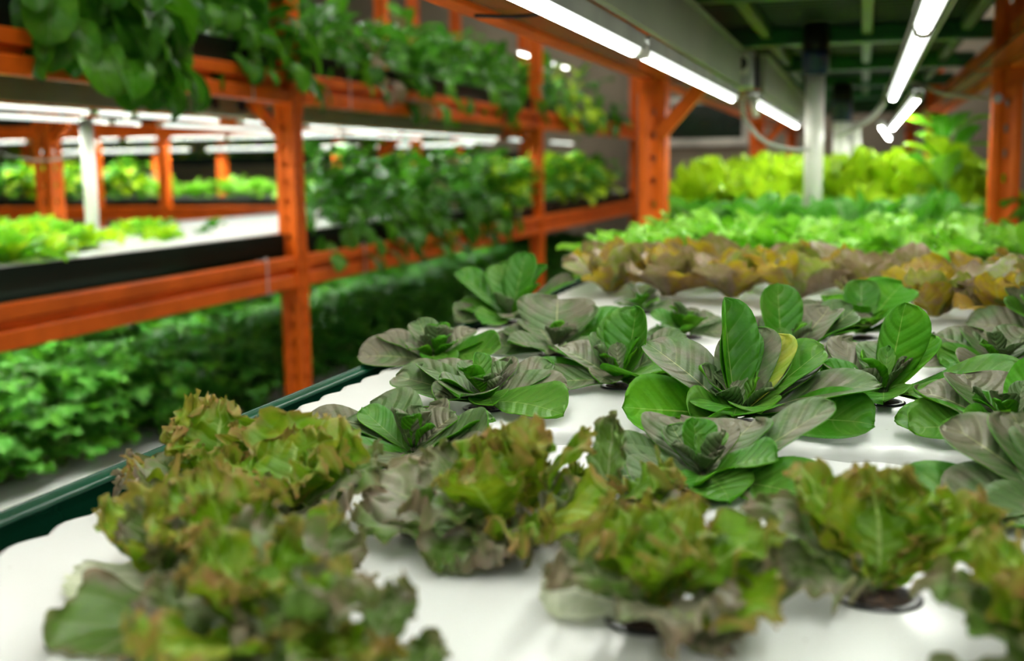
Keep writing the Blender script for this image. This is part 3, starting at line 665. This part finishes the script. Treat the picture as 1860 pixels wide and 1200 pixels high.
romaine('flat romaine with a long pale-ribbed leaf, in front of the largest one', (-0.132, 1.035, T0), [
    (110, 44, 28, .085, .100), (24, 30, 34, .150, .085, 'm', .15), (166, 18, 8, .110, .055), (186, 14, 4, .100, .066, 'm'), (205, 8, -4, .100, .070), (332, 8, -4, .140, .070, 'g'), (300, 16, -18, .075, .062, 'g'), (228, 18, -14, .085, .066),
    (270, 26, -20, .055, .040, 'g'), (60, 36, 22, .090, .070), (350, 32, 14, .080, .055, 'g'), (140, 50, 40, .060, .05)], 23, inner=4)
romaine('romaine with one dark upright tongue-shaped leaf, behind the largest plant', (-0.095, 1.62, T), [
    (118, 70, 76, .128, .066, 'g', .35), (50, 50, 34, .120, .105), (28, 40, 30, .135, .100), (150, 48, 26, .095, .080), (170, 34, 14, .095, .070), (215, 26, 0, .080, .080), (300, 20, -10, .095, .082), (340, 14, 2, .120, .060, 'g'),
    (250, 30, -12, .075, .07, 'g'), (95, 55, 38, .085, .075)], 29, inner=4)
romaine('romaine with a tall rounded bright green leaf and long leaves toward the edge', (0.030, 1.405, T), [
    (60, 72, 82, .128, .080, 'u', -.25), (46, 54, 44, .105, .075, 'u'), (110, 44, 24, .110, .090), (150, 38, 18, .110, .085), (2, 18, 12, .175, .066, 'g'), (346, 12, 0, .140, .070, 'g'), (270, 26, -16, .075, .070, 'g'), (180, 30, 12, .080, .060, 'g'),
    (215, 20, -10, .075, .055), (80, 50, 36, .085, .075), (320, 18, -6, .10, .05, 'g')], 31, inner=4)
romaine('romaine with a torn square-tipped green leaf before the bronze lettuces', (0.005, 1.93, T), [
    (50, 52, 36, .125, .105, 'u', .25), (130, 46, 30, .100, .075, 'u'), (95, 66, 60, .105, .060, 'g'), (200, 24, 0, .090, .080), (160, 34, 14, .095, .070), (270, 40, 10, .070, .065, 'g'), (300, 45, 20, .070, .07, 'g'), (345, 18, -6, .115, .070, 'g'), (240, 16, -10, .08, .06, 'g')], 37, inner=3)
romaine('dark romaine cut by the photo edge, with a bright upright back leaf', (0.150, 1.235, T), [
    (40, 60, 62, .100, .078, 'u', .2), (176, 10, 4, .120, .058, 'g'), (196, 16, -8, .110, .078, 'g'), (150, 34, 10, .110, .085), (120, 42, 22, .100, .085), (240, 18, -26, .075, .062, 'g', .9), (350, 20, 0, .12, .08), (300, 34, -10, .09, .09), (20, 40, 20, .1, .08)], 41, inner=3)
romaine('dark romaine in the nearest row, mostly outside the photo edge', (0.170, 1.020, T0), [
    (172, 10, -6, .150, .062, 'g'), (150, 40, 22, .130, .075), (198, 18, -14, .110, .090), (120, 50, 30, .110, .085), (230, 20, -18, .095, .075), (90, 55, 35, .09, .08), (0, 20, 0, .12, .08), (300, 20, -10, .1, .08)], 43, inner=3)
romaine('low spreading romaine with draped dull leaves, right of the tall rounded leaf', (0.180, 1.63, T), [
    (176, 16, 0, .115, .080), (150, 34, 16, .105, .085), (24, 26, 24, .150, .072, 'g'), (250, 26, -26, .090, .088), (300, 26, -24, .095, .080), (100, 42, 20, .085, .085), (350, 16, -10, .11, .07), (205, 24, -14, .09, .07, 'g'), (60, 40, 25, .09, .07)], 47, inner=3)
romaine('small shadowed romaine behind the dark upright leaf, on bare white tray', (-0.270, 1.875, T), spiral(51, 9, .085, .8), 51, .95, 3)
romaine('tiny romaine seedling just in front of the bronze lettuces', (-0.400, 2.19, T), spiral(53, 9, .070, .7), 53, .9, 2)
romaine('grey green romaine touching the bronze lettuces near the photo edge', (0.290, 1.96, T), spiral(57, 10, .125, 1.0, 8), 57, 1.0, 3)
romaine('dull romaine beside the upright tongue-shaped leaf, nearest the bronze row', (-0.075, 1.90, T), spiral(59, 9, .100, 1.0), 59, 1.0, 3)

# ---- frilly red-edged lettuces in front
def frilly(label, loc, specs, seed, s=0.90, ruf=0.0046):
    p = empty('frilly_lettuce', loc, label, 'lettuce', 'frilly red-edged lettuces in front')
    cup(p, 0.9); rg = random.Random(seed)
    for i, lf in enumerate(specs):
        az, e0, e1, L, W = lf[:5]; k = lf[5] if len(lf) > 5 else 'i'
        P, uv = leaf(L*s, W*s, e0, e1, 0.22 if k != 'p' else -0.3, 46, 34, w_frilly, (ruf if k != 'p' else 0.0015)*rg.uniform(0.75, 1.25), 0.0030, rg.uniform(-.3, .3), rg.uniform(-.12, .12), seed*101+i, 1.55)
        leaf_obj(p, orient(P, az, 0.004, 0.003+0.0008*i, 26*math.cos(R(az))*max(0, 1-e0/60.0)), uv, [{'i': M['fri_in'], 'o': M['fri_out'], 'p': M['fri_pale']}[k]])
    return p
def frill_spec(seed, n, L, wr=0.66, up=0, lo=-2, hi=62):
    rg = random.Random(seed); az = rg.uniform(0, 360); out = []
    for i in range(n):
        k = i/(n-1.0); az += 137.5+rg.uniform(-18, 18); e0 = lo+(hi-lo)*k**0.8+rg.uniform(-6, 6)+up
        l = L*(1.10-0.40*k)*rg.uniform(0.70, 1.22)
        out.append((az, e0+14, e0-rg.uniform(-10, 34)*(1-k*0.5), l, l*wr*rg.uniform(0.75, 1.3), 'o' if k < 0.58 and rg.random() < 0.75 else 'i'))
    return out
frilly('frilly red lettuce nearest the green trough lip, with a dark outer leaf', (-0.548, 0.880, T0), [(182, 26, 4, .085, .075, 'o'), (120, 66, 60, .095, .075), (95, 72, 80, .085, .07), (60, 60, 40, .08, .07), (20, 40, 10, .09, .085, 'o'), (340, 34, 0, .08, .08, 'o'), (300, 40, 5, .08, .08), (250, 36, -5, .075, .08, 'o'), (215, 40, 0, .075, .07), (160, 55, 40, .07, .06), (40, 75, 60, .06, .05), (280, 70, 50, .05, .05), (200, 65, 55, .06, .05)], 61)
frilly('frilly lettuce with one broad smooth upright leaf, second from the trough lip', (-0.455, 0.845, T0), [(70, 62, 48, .105, .15), (20, 44, 20, .105, .11, 'o'), (330, 34, -4, .10, .10, 'o'), (110, 60, 50, .085, .09), (150, 48, 28, .08, .08), (250, 40, 0, .08, .09, 'o'), (290, 52, 20, .075, .08), (200, 52, 24, .075, .07), (45, 70, 55, .06, .06), (350, 60, 30, .08, .08)], 67, 0.82)
frilly('frilly lettuce with pale curled leaf reaching over bare white tray', (-0.415, 0.688, T0), [(170, 30, 12, .125, .085, 'i'), (188, 14, -2, .115, .075, 'p'), (150, 44, 28, .10, .08)]+frill_spec(71, 14, .105), 71)
frilly('frilly lettuce at the bottom edge, below the pale curled leaf', (-0.330, 0.580, T0), [(178, 34, 12, .085, .07, 'o')]+frill_spec(73, 14, .10), 73)
frilly('frilly red-tipped lettuce in the middle, before the flat romaines', (-0.262, 0.832, T0), [(172, 26, 8, .125, .085, 'o'), (196, 16, 0, .115, .085, 'o'), (150, 50, 36, .095, .06, 'o'), (60, 72, 72, .095, .075), (100, 70, 60, .085, .08), (25, 52, 44, .105, .075), (345, 36, 10, .105, .085), (268, 16, -14, .085, .08, 'o'), (300, 24, -10, .08, .07, 'o')]+frill_spec(79, 11, .088), 79)
frilly('frilly lettuce with a dark upright folded leaf, middle of the near row', (-0.200, 0.900, T0), [(75, 64, 78, .088, .034, 'o'), (20, 40, 22, .075, .06), (330, 22, 0, .08, .07, 'o'), (0, 44, 30, .07, .05)]+frill_spec(80, 5, .05), 80)
frilly('frilly red-brown lettuce over the open black cup at the bottom', (-0.125, 0.712, T0), [(176, 18, 2, .085, .075, 'p'), (60, 62, 50, .10, .08), (20, 48, 20, .115, .10), (340, 30, 0, .11, .10), (120, 60, 50, .09, .085), (300, 34, -4, .10, .10, 'o')]+frill_spec(83, 10, .09), 83, 0.76)
frilly('frilly lettuce with ragged crest standing in a black cup', (0.018, 0.790, T0), [(170, 48, 22, .105, .09, 'o'), (150, 56, 42, .10, .09), (110, 66, 60, .085, .08), (70, 64, 56, .085, .09), (30, 52, 36, .09, .075), (10, 40, 24, .09, .06), (200, 30, 6, .08, .08, 'o'), (130, 50, 30, .08, .08), (85, 72, 70, .06, .06), (50, 58, 40, .07, .06)], 89)
frilly('frilly lettuce at the bottom corner of the photo edge', (0.115, 0.668, T0), [(120, 50, 36, .10, .07), (150, 40, 24, .09, .07, 'o')]+frill_spec(97, 9, .085), 97)
frilly('frilly lettuce along the bottom edge under the pale leaf gap', (-0.262, 0.545, T0), frill_spec(98, 8, .07), 98)

# ---- joined foliage for plants whose leaves run together
def joined(name, specs, mats):
    VV, FF, UU, MI = [], [], [], []; b = 0
    for P, uv, mi in specs:
        V, Fq, U, _ = leaf_arrays(P, uv); VV.append(V); FF.append(Fq+b); UU.append(U); MI.append(np.full(len(Fq), mi)); b += len(V)
    return mesh(name, np.concatenate(VV), np.concatenate(FF), mats, True, np.concatenate(UU), np.concatenate(MI))

def bunch_variants(name, mats, k, n, L, W, wf, e_lo, e_hi, droop, ruf=0.0, nu=2, nv=5, off=0.01, stem=0.3, cup_=0.3, seed=0, jag=0.0, height=0.0, freq=1.0):
    out = []
    for v in range(k):
        rg = random.Random(seed*977+v); sp = []; az = 0
        for i in range(n):
            q = i/max(1, n-1.0); az += 137.5+rg.uniform(-25, 25)
            e0 = e_lo+(e_hi-e_lo)*q+rg.uniform(-10, 10); l = rg.uniform(L[0], L[1])*(1.0-0.25*q)
            P, uv = leaf(l, l*rg.uniform(W[0], W[1]), e0, e0-rg.uniform(*droop), cup_, nu, nv, wf, ruf, jag, rg.uniform(-.5, .5), rg.uniform(-.2, .2), seed*131+v*37+i, freq, 1.4)
            sp.append((orient(P, az, rg.uniform(0, off), 0.004+rg.uniform(0, height)), uv, rg.randrange(len(mats))))
        out.append(joined(name, sp, [M[m] for m in mats]))
    return out

def plant(name, label, loc, cat, group, me, s=1.0, rz=0.0, sz=None):
    p = empty(name, loc, label, cat, group, rz); p.scale = (s, s, sz or s)
    f = link('foliage', me, p); f['kind'] = 'stuff'
    return p

def leafy(name, label, loc, cat, group, mats, specs, seed, wf=w_romaine, ruf=0.002, nu=6, nv=9, floor=False, stem=True, thick=0.0, cup_=0.3):
    """A plant whose single leaves can be told apart: every leaf a part."""
    p = empty(name, loc, label, cat, group); rg = random.Random(seed)
    for i, (az, e0, e1, L, W, off, z0) in enumerate(specs):
        P, uv = leaf(L, W, e0, e1, cup_, nu, nv, wf, ruf, 0.0, rg.uniform(-.5, .5), rg.uniform(-.15, .15), seed*71+i, 0.8)
        leaf_obj(p, orient(P, az, off, z0), uv, [M[rg.choice(mats)]], thick, 'leaf', floor)
    if stem: MB().tube([(0, 0, 0), (0.003, 0.002, 0.03), (0, 0, 0.06)], [0.006, 0.006, 0.004], 8).obj('stem', M['stem'], p, True)
    return p

# ---- bronze lettuce rows
rb = random.Random(5)
front = [(-0.52, 2.46), (-0.385, 2.42), (-0.25, 2.40), (-0.12, 2.36), (0.01, 2.32), (0.13, 2.17), (0.235, 2.10), (0.345, 2.16)]
back = [(-0.575, 2.68), (-0.44, 2.66), (-0.30, 2.64), (-0.165, 2.62), (-0.03, 2.60), (0.10, 2.52), (0.22, 2.46), (0.34, 2.46)]
for row, rows in (('front', front), ('back', back)):
    for i, (x, y) in enumerate(rows):
        sp = []; az = rb.uniform(0, 360); k = 15 if row == 'front' else 11
        for j in range(k):
            q = j/(k-1.0); az += 137.5+rb.uniform(-20, 20); e0 = 26+46*q+rb.uniform(-10, 10); L = 0.100*(1.05-0.20*q)*rb.uniform(.75, 1.3)
            sp.append((az, e0+8, e0-rb.uniform(-6, 26), L, L*rb.uniform(.62, .95), .006, .008))
        leafy('bronze_lettuce', 'mottled bronze lettuce, %s from the left in the %s bronze row' % (ordn[i], row), (x, y, T), 'lettuce', 'bronze lettuces', ['bronze', 'bronze', 'bronze_green', 'bronze_dark', 'bronze_dark'], sp, 200+i+(50 if row == 'back' else 0), w_frilly, 0.0036, 14, 12, True, False)

# ---- bright leafy rows and choy
BR = bunch_variants('bright_foliage', ['bright', 'bright_pale', 'bright'], 4, 70, (.06, .15), (.32, .55), w_frilly, 20, 85, (20, 90), 0.003, 6, 6, .06, seed=3, jag=.006, height=.05, freq=1.0)
rb = random.Random(8)
for r, y in enumerate((2.90, 3.10, 3.30, 3.52)):
    for i in range(8):
        x = -0.58+i*0.135+rb.uniform(-.02, .02)+(0.05 if r % 2 else 0)
        plant('leafy_green', 'bright green leafy plant, %s from the left in the %s row behind the bronze lettuces' % (ordn[i], ordn[r]), (x, y+rb.uniform(-.03, .03), T), 'plant', 'bright leafy greens', rb.choice(BR), rb.uniform(.85, 1.05), rb.uniform(0, 6.28), None)
for i in range(9):
    sp = []; az = rb.uniform(0, 360); x = -0.60+i*0.125+rb.uniform(-.02, .02)
    for j in range(10):
        q = j/9.0; az += 137.5+rb.uniform(-20, 20); e0 = 40+38*q+rb.uniform(-8, 8); L = rb.uniform(.17, .235)*(1-.15*q)
        sp.append((az, e0+6, e0-rb.uniform(0, 35), L, L*rb.uniform(.42, .55), .006, .004))
    leafy('choy', 'broad-leaved green choy, %s from the left before the lime lettuces' % ordn[i], (x, 3.84+rb.uniform(-.06, .06)+(0.10 if 4 < i < 8 or i < 2 else 0), T), 'plant', 'choy row', ['choy', 'choy', 'choy_pale'], sp, 300+i, w_round, .002, 6, 9, False, True)

# ---- lime lettuces at the far end of the bed
LM = bunch_variants('lime_foliage', ['lime'], 4, 44, (.12, .24), (.55, .85), w_frilly, 8, 88, (0, 60), .011, 12, 9, .03, seed=9, jag=.004, height=.05, freq=1.3)
lime_rows = [(4.72, 6), (5.05, 6), (5.45, 6), (5.9, 6)]
for r, (y, n) in enumerate(lime_rows):
    for i in range(n):
        x = -0.60+i*0.19+rb.uniform(-.02, .02)
        plant('lime_lettuce', 'lime green frilly lettuce, %s from the left in the %s lime row' % (ordn[i], ordn[r]), (x, y+rb.uniform(-.05, .05), T), 'lettuce', 'lime green lettuces at the far end', rb.choice(LM), rb.uniform(.85, 1.0)*1.15, rb.uniform(0, 6.28), rb.uniform(1.30, 1.55))
# tall broad-leaved plant behind the lime lettuces
sp = []; az = 0
for j in range(17):
    az += 137.5+rb.uniform(-20, 20); e0 = rb.uniform(25, 80); L = rb.uniform(.14, .20); sp.append((az, e0, e0-rb.uniform(20, 70), L, L*rb.uniform(.5, .65), .01, .16+.014*j))
tl = leafy('tall_green', 'tall broad-leaved light green plant between lime lettuces and the far upright', (0.285, 4.55, T), 'plant', None, ['choy', 'bright', 'lime'], sp, 401, w_round, .002, 6, 9, False, False)
MB().tube([(0, 0, 0), (.01, 0, .15), (0, .01, .38)], [.009, .008, .004], 8).obj('stem', M['stem'], tl, True)

# ------------------------------------------------------------------ plants of the rack across the aisle
def big_specs(rg, n, L0, L1, wr, z_lo, z_hi, drape=0.0, fan=None):
    """Leaves spread from a stem between z_lo and z_hi; drape: share that hangs over the bed edge towards the aisle (+X)."""
    out = []
    for j in range(n):
        L = rg.uniform(L0, L1)
        if rg.random() < drape:
            az = rg.uniform(-75, 75); e0 = rg.uniform(-10, 30); e1 = rg.uniform(-125, -75); off = rg.uniform(.08, .19); z0 = rg.uniform(-.17, .12)
        else:
            az = rg.uniform(0, 360) if fan is None else rg.uniform(*fan); e0 = rg.uniform(15, 75); e1 = e0-rg.uniform(20, 95); off = rg.uniform(0, .06); z0 = rg.uniform(z_lo, z_hi)
        out.append((az, e0, e1, L, L*rg.uniform(wr*.8, wr*1.2), off, z0))
    return out
rg = random.Random(21)
# uppermost tier, hanging over the beam
for i, (x, y, n, L0, L1, dr, mats, lab) in enumerate((
    (-2.36, 3.08, 60, .18, .30, .85, ['mid', 'dark'], 'leafy plant with long leaves drooping over the upper beam, nearest in view'),
    (-2.37, 3.24, 44, .16, .26, .75, ['mid', 'dark'], 'leafy plant drooping over the upper beam, just beyond the nearest one'),
    (-2.60, 2.50, 18, .14, .22, .05, ['dark'], 'dark leafy plant at the top corner on the uppermost tier'),
    (-2.40, 4.02, 34, .10, .17, .45, ['mid', 'mid', 'dark'], 'small-leaved plant above the upper beam, before the nearest upright'),
    (-2.36, 4.24, 48, .12, .20, .72, ['mid', 'mid', 'dark'], 'leafy plant drooping in front of the top of the nearest upright'),
    (-2.40, 4.60, 26, .10, .16, .45, ['mid', 'dark'], 'leafy plant just beyond the top of the nearest upright'),
    (-2.42, 5.05, 28, .11, .17, .40, ['dark', 'dark', 'mid'], 'dark leafy plant, third beyond the nearest upright on the top tier'),
    (-2.38, 5.55, 36, .12, .20, .65, ['dark', 'bronze_dark', 'dark'], 'dark purplish plant drooping over the upper beam beyond the upright'),
    (-2.42, 6.10, 26, .14, .22, .30, ['mid', 'choy'], 'glossy broad-leaved plant above the second bay of the upper beam'),
    (-2.42, 6.75, 26, .14, .22, .30, ['choy', 'mid'], 'glossy broad-leaved plant, farther one in the second bay'),
    (-2.40, 7.45, 28, .12, .20, .40, ['mid', 'dark'], 'leafy plant before the second upright on the top tier'),
    (-2.40, 8.15, 28, .12, .20, .45, ['dark', 'mid'], 'leafy plant covering the top of the second upright'),
    (-2.40, 8.95, 30, .12, .20, .45, ['mid', 'mid', 'lime'], 'yellowish green leafy plant past the second upright, top tier'),
    (-2.38, 9.75, 34, .14, .22, .60, ['mid', 'mid', 'lime'], 'bushy plant hanging far below the upper beam at its far end'),
    (-2.38, 10.7, 26, .12, .20, .45, ['dark'], 'dark last plant on the top tier by the concrete column'))):
    leafy('leafy_plant', lab, (x, y, 1.90), 'plant', 'plants on the uppermost tier', mats, big_specs(rg, n, L0, L1, .52, 0.02, .26, dr), 500+i, w_round, .003, 4, 8, False, True)
HB = bunch_variants('back_foliage', ['dark', 'mid'], 3, 40, (.10, .22), (.4, .6), w_round, 10, 85, (20, 90), .002, 2, 5, .06, seed=14, height=.12)
for i in range(14):
    plant('leafy_plant', 'dark leafy plant in the back row of the uppermost tier', (-2.80+rg.uniform(-.08, .08), 2.3+i*.62, 1.90), 'plant', 'back row of the uppermost tier', rg.choice(HB), rg.uniform(1.35, 1.7), rg.uniform(0, 6.28), rg.uniform(1.7, 2.1))

# middle tier, nearest bay: low lime lettuces and seedlings
LL = bunch_variants('low_lime_foliage', ['lime', 'lime', 'bright'], 4, 20, (.07, .12), (.6, .85), w_frilly, 8, 75, (0, 40), .005, 8, 6, .015, seed=17, jag=.003, freq=1.2)
lr = 0
for j, x in enumerate((-2.42, -2.58, -2.74, -2.90, -3.08, -3.25)):
    k = 0; y = 2.35+0.09*(j % 2)
    while y < (3.05, 3.55, 3.66, 3.72, 3.80, 3.9)[j]:
        plant('low_lettuce', 'low lime lettuce, %s from the near end, %s row in from the aisle' % (ordn[k], ordn[j]), (x+rg.uniform(-.02, .02), y, 1.14), 'lettuce', 'low lime lettuces of the middle tier', rg.choice(LL), rg.uniform(.95, 1.2), rg.uniform(0, 6.28)); y += 0.165; k += 1
for i, (x, y, s, lab) in enumerate(((-2.55, 3.86, .75, 'small lime seedling on bare white tray, nearest the aisle'), (-2.74, 4.05, .85, 'small lime seedling on bare white tray behind the first'), (-2.95, 4.2, .8, 'lime seedling deep on the tray near the upright'))):
    plant('seedling', lab, (x, y, 1.14), 'seedling', 'seedlings on the middle tier', LL[i % 4], s, i*1.3)
DS = bunch_variants('dark_seedling_foliage', ['dark', 'mid'], 2, 10, (.05, .09), (.5, .7), w_round, 10, 60, (10, 40), .001, 3, 5, .01, seed=18)
for i, (x, y) in enumerate(((-2.82, 4.66), (-2.66, 4.30), (-3.1, 4.7))):
    plant('seedling', ('dark green seedling on bare tray just left of the nearest upright', 'tiny dark seedling at the front of the bare tray', 'dark seedling at the back of the bare tray')[i], (x, y, 1.14), 'seedling', 'seedlings on the middle tier', DS[i % 2], (1.0, .7, .9)[i], i)
# second bay: dense dark broad-leaved plants spilling over the edge
for i in range(13):
    y = 4.86+i*.215; far = i/12.0
    mats = [['mid', 'mid', 'dark'], ['mid', 'dark', 'dark'], ['dark', 'dark', 'mid'], ['dark', 'bronze_dark', 'dark']][(0, 1, 0, 1, 1, 0, 2, 3, 2, 2, 1, 0, 0)[i]]
    leafy('leafy_plant', 'dark broad-leaved plant spilling over the middle beam, %s beyond the nearest upright' % ordn[i], (-2.42+rg.uniform(-.03, .03), y, 1.14), 'plant', 'dark plants on the middle tier', mats, big_specs(rg, 46, .10, .175, .52, -0.01, .30, .28, (-120, 120)), 600+i, w_round, .003, 4, 7, False, True)
for i in range(14):
    plant('leafy_plant', 'leafy plant in the back row of the middle tier, second bay', (-2.80+rg.uniform(-.08, .08), 5.7+i*.2, 1.14), 'plant', 'back row of the middle tier', rg.choice(HB), rg.uniform(1.0, 1.25), rg.uniform(0, 6.28), 1.2)
FB = bunch_variants('frilly_bush_foliage', ['mid', 'celery', 'lime'], 3, 90, (.06, .14), (.6, .9), w_frilly, -20, 88, (0, 80), .006, 5, 5, .10, seed=22, jag=.004, height=.22, freq=1.2)
for i, (y, s) in enumerate(((7.45, 1.15), (7.75, 1.2), (8.05, 1.15), (8.85, 1.3), (9.3, 1.35), (9.8, 1.35), (10.3, 1.35), (10.8, 1.3))):
    plant('frilly_bush', 'bushy frilly green plant, %s along the far part of the middle tier' % ordn[i], (-2.42, y, 1.14), 'plant', 'bushy frilly greens of the middle tier', rg.choice(FB), s, rg.uniform(0, 6.28))

# lowest tier: celery near, fine herbs further
def lobed(rg, n, spread, z_lo, z_hi, size, mats, name):
    """Stalks carrying compound leaves of three lobed leaflets."""
    sp = []
    for i in range(n):
        az = rg.uniform(0, 360); rad = spread*math.sqrt(rg.random()); z = z_lo+(z_hi-z_lo)*rg.random()**0.8; tilt = rg.uniform(-25, 40)
        for d in (-58, 0, 58):
            l = size*rg.uniform(.75, 1.2)
            P, uv = leaf(l, l*.9, tilt+rg.uniform(-12, 12), tilt-rg.uniform(10, 50), .25, 6, 4, w_frilly, l*.05, l*.14, 0, 0, rg.randrange(99999), 1.0)
            P = orient(P, az+d, .003, 0); P[..., 0] += rad*math.cos(R(az)); P[..., 1] += rad*math.sin(R(az)); P[..., 2] += z
            sp.append((P, uv, rg.randrange(len(mats))))
    return joined(name, sp, [M[m] for m in mats])
CE = [lobed(random.Random(700+k), 60, .19, .04, .38, .075, ['celery', 'celery', 'mid'], 'celery_foliage') for k in range(4)]
HE = [lobed(random.Random(720+k), 150, .20, .02, .35, .046, ['herb', 'herb', 'mid'], 'herb_foliage') for k in range(4)]
STK = MB()
for k in range(9):
    a = k*0.7; STK.tube([(0.02*math.cos(a), 0.02*math.sin(a), 0), (0.05*math.cos(a), 0.05*math.sin(a), .16), (0.10*math.cos(a), 0.10*math.sin(a), .34)], [.007, .005, .002], 6)
STKM = STK.me('stalks', M['stem'], True)
k = 0
for row, x in enumerate((-2.72, -2.96, -3.20)):
    y = 2.15+.1*row; j = 0
    while y < 3.75+.15*row:
        p = plant('celery', 'leafy celery plant, %s from the near end of the %s celery row, lowest tier' % (ordn[j], ordn[row]), (x+rg.uniform(-.03, .03), y, .38), 'plant', 'celery of the lowest tier', CE[k % 4], rg.uniform(.95, 1.12), rg.uniform(0, 6.28)); link('stalks', STKM, p)['kind'] = 'stuff'
        y += .24; j += 1; k += 1
    y = 3.85+.15*row; j = 0
    while y < 10.8:
        p = plant('herb_bush', ('dense dark feathery herb, %s from the near end of the front herb row' % ordn[j] if row == 0 else 'dense dark feathery herb in the %s row of the lowest tier' % ordn[row]), (x+.14+rg.uniform(-.04, .04), y, .38), 'herb', 'dark herbs of the lowest tier, %s row' % ordn[row], HE[k % 4], rg.uniform(.95, 1.15), rg.uniform(0, 6.28)); link('stalks', STKM, p)['kind'] = 'stuff'
        y += .27 if y < 7 else .36; j += 1; k += 1

# far crosswise rack: beds and plants
cb = empty('growing_bed', (0, 0, 0), 'distant dark trough on the crosswise rack, lower tier', 'growing bed')
MB().box((-10.5, 10.0, 1.06), (-3.9, 10.9, 1.14), .01).obj('trough', M['bed_shaded'], cb)
cb = empty('growing_bed', (0, 0, 0), 'distant dark trough on the crosswise rack, upper tier', 'growing bed')
MB().box((-10.5, 10.0, 1.86), (-3.9, 10.9, 1.94), .01).obj('trough', M['bed_shaded'], cb)
cb = empty('growing_bed', (0, 0, 0), 'distant dark trough low against the back wall', 'growing bed')
MB().box((-10.5, 12.0, 1.46), (-3.6, 12.8, 1.56), .01).obj('trough', M['bed_shaded'], cb)
for i in range(17):
    plant('leafy_plant', 'blurred green plant on the far crosswise rack, %s from the left' % ordn[i], (-10.2+i*.38, 10.25+rg.uniform(-.08, .08), 1.14), 'plant', 'plants on the far crosswise rack', rg.choice(FB+HB if i < 9 else FB+BR), rg.uniform(1.25, 1.7), rg.uniform(0, 6.28))
for i in range(16):
    plant('leafy_plant', 'faint green plant on the trough at the back wall', (-10.2+i*.4, 12.3, 1.56), 'plant', 'plants at the back wall', rg.choice(FB), 1.0, rg.uniform(0, 6.28))
# rack at the photo edge
cb = empty('growing_bed', (0, 0, 0), 'dark trough of the rack beyond the far upright', 'growing bed')
MB().box((1.58, 1.1, 1.04), (2.45, 8.7, 1.12), .01).obj('trough', M['bed_shaded'], cb)
for i in range(10):
    plant('frilly_bush', 'bushy green plant beyond the far upright at the photo edge', (1.72, 4.2+i*.4, 1.12), 'plant', 'plants beyond the far upright', rg.choice(FB), 1.3, rg.uniform(0, 6.28))
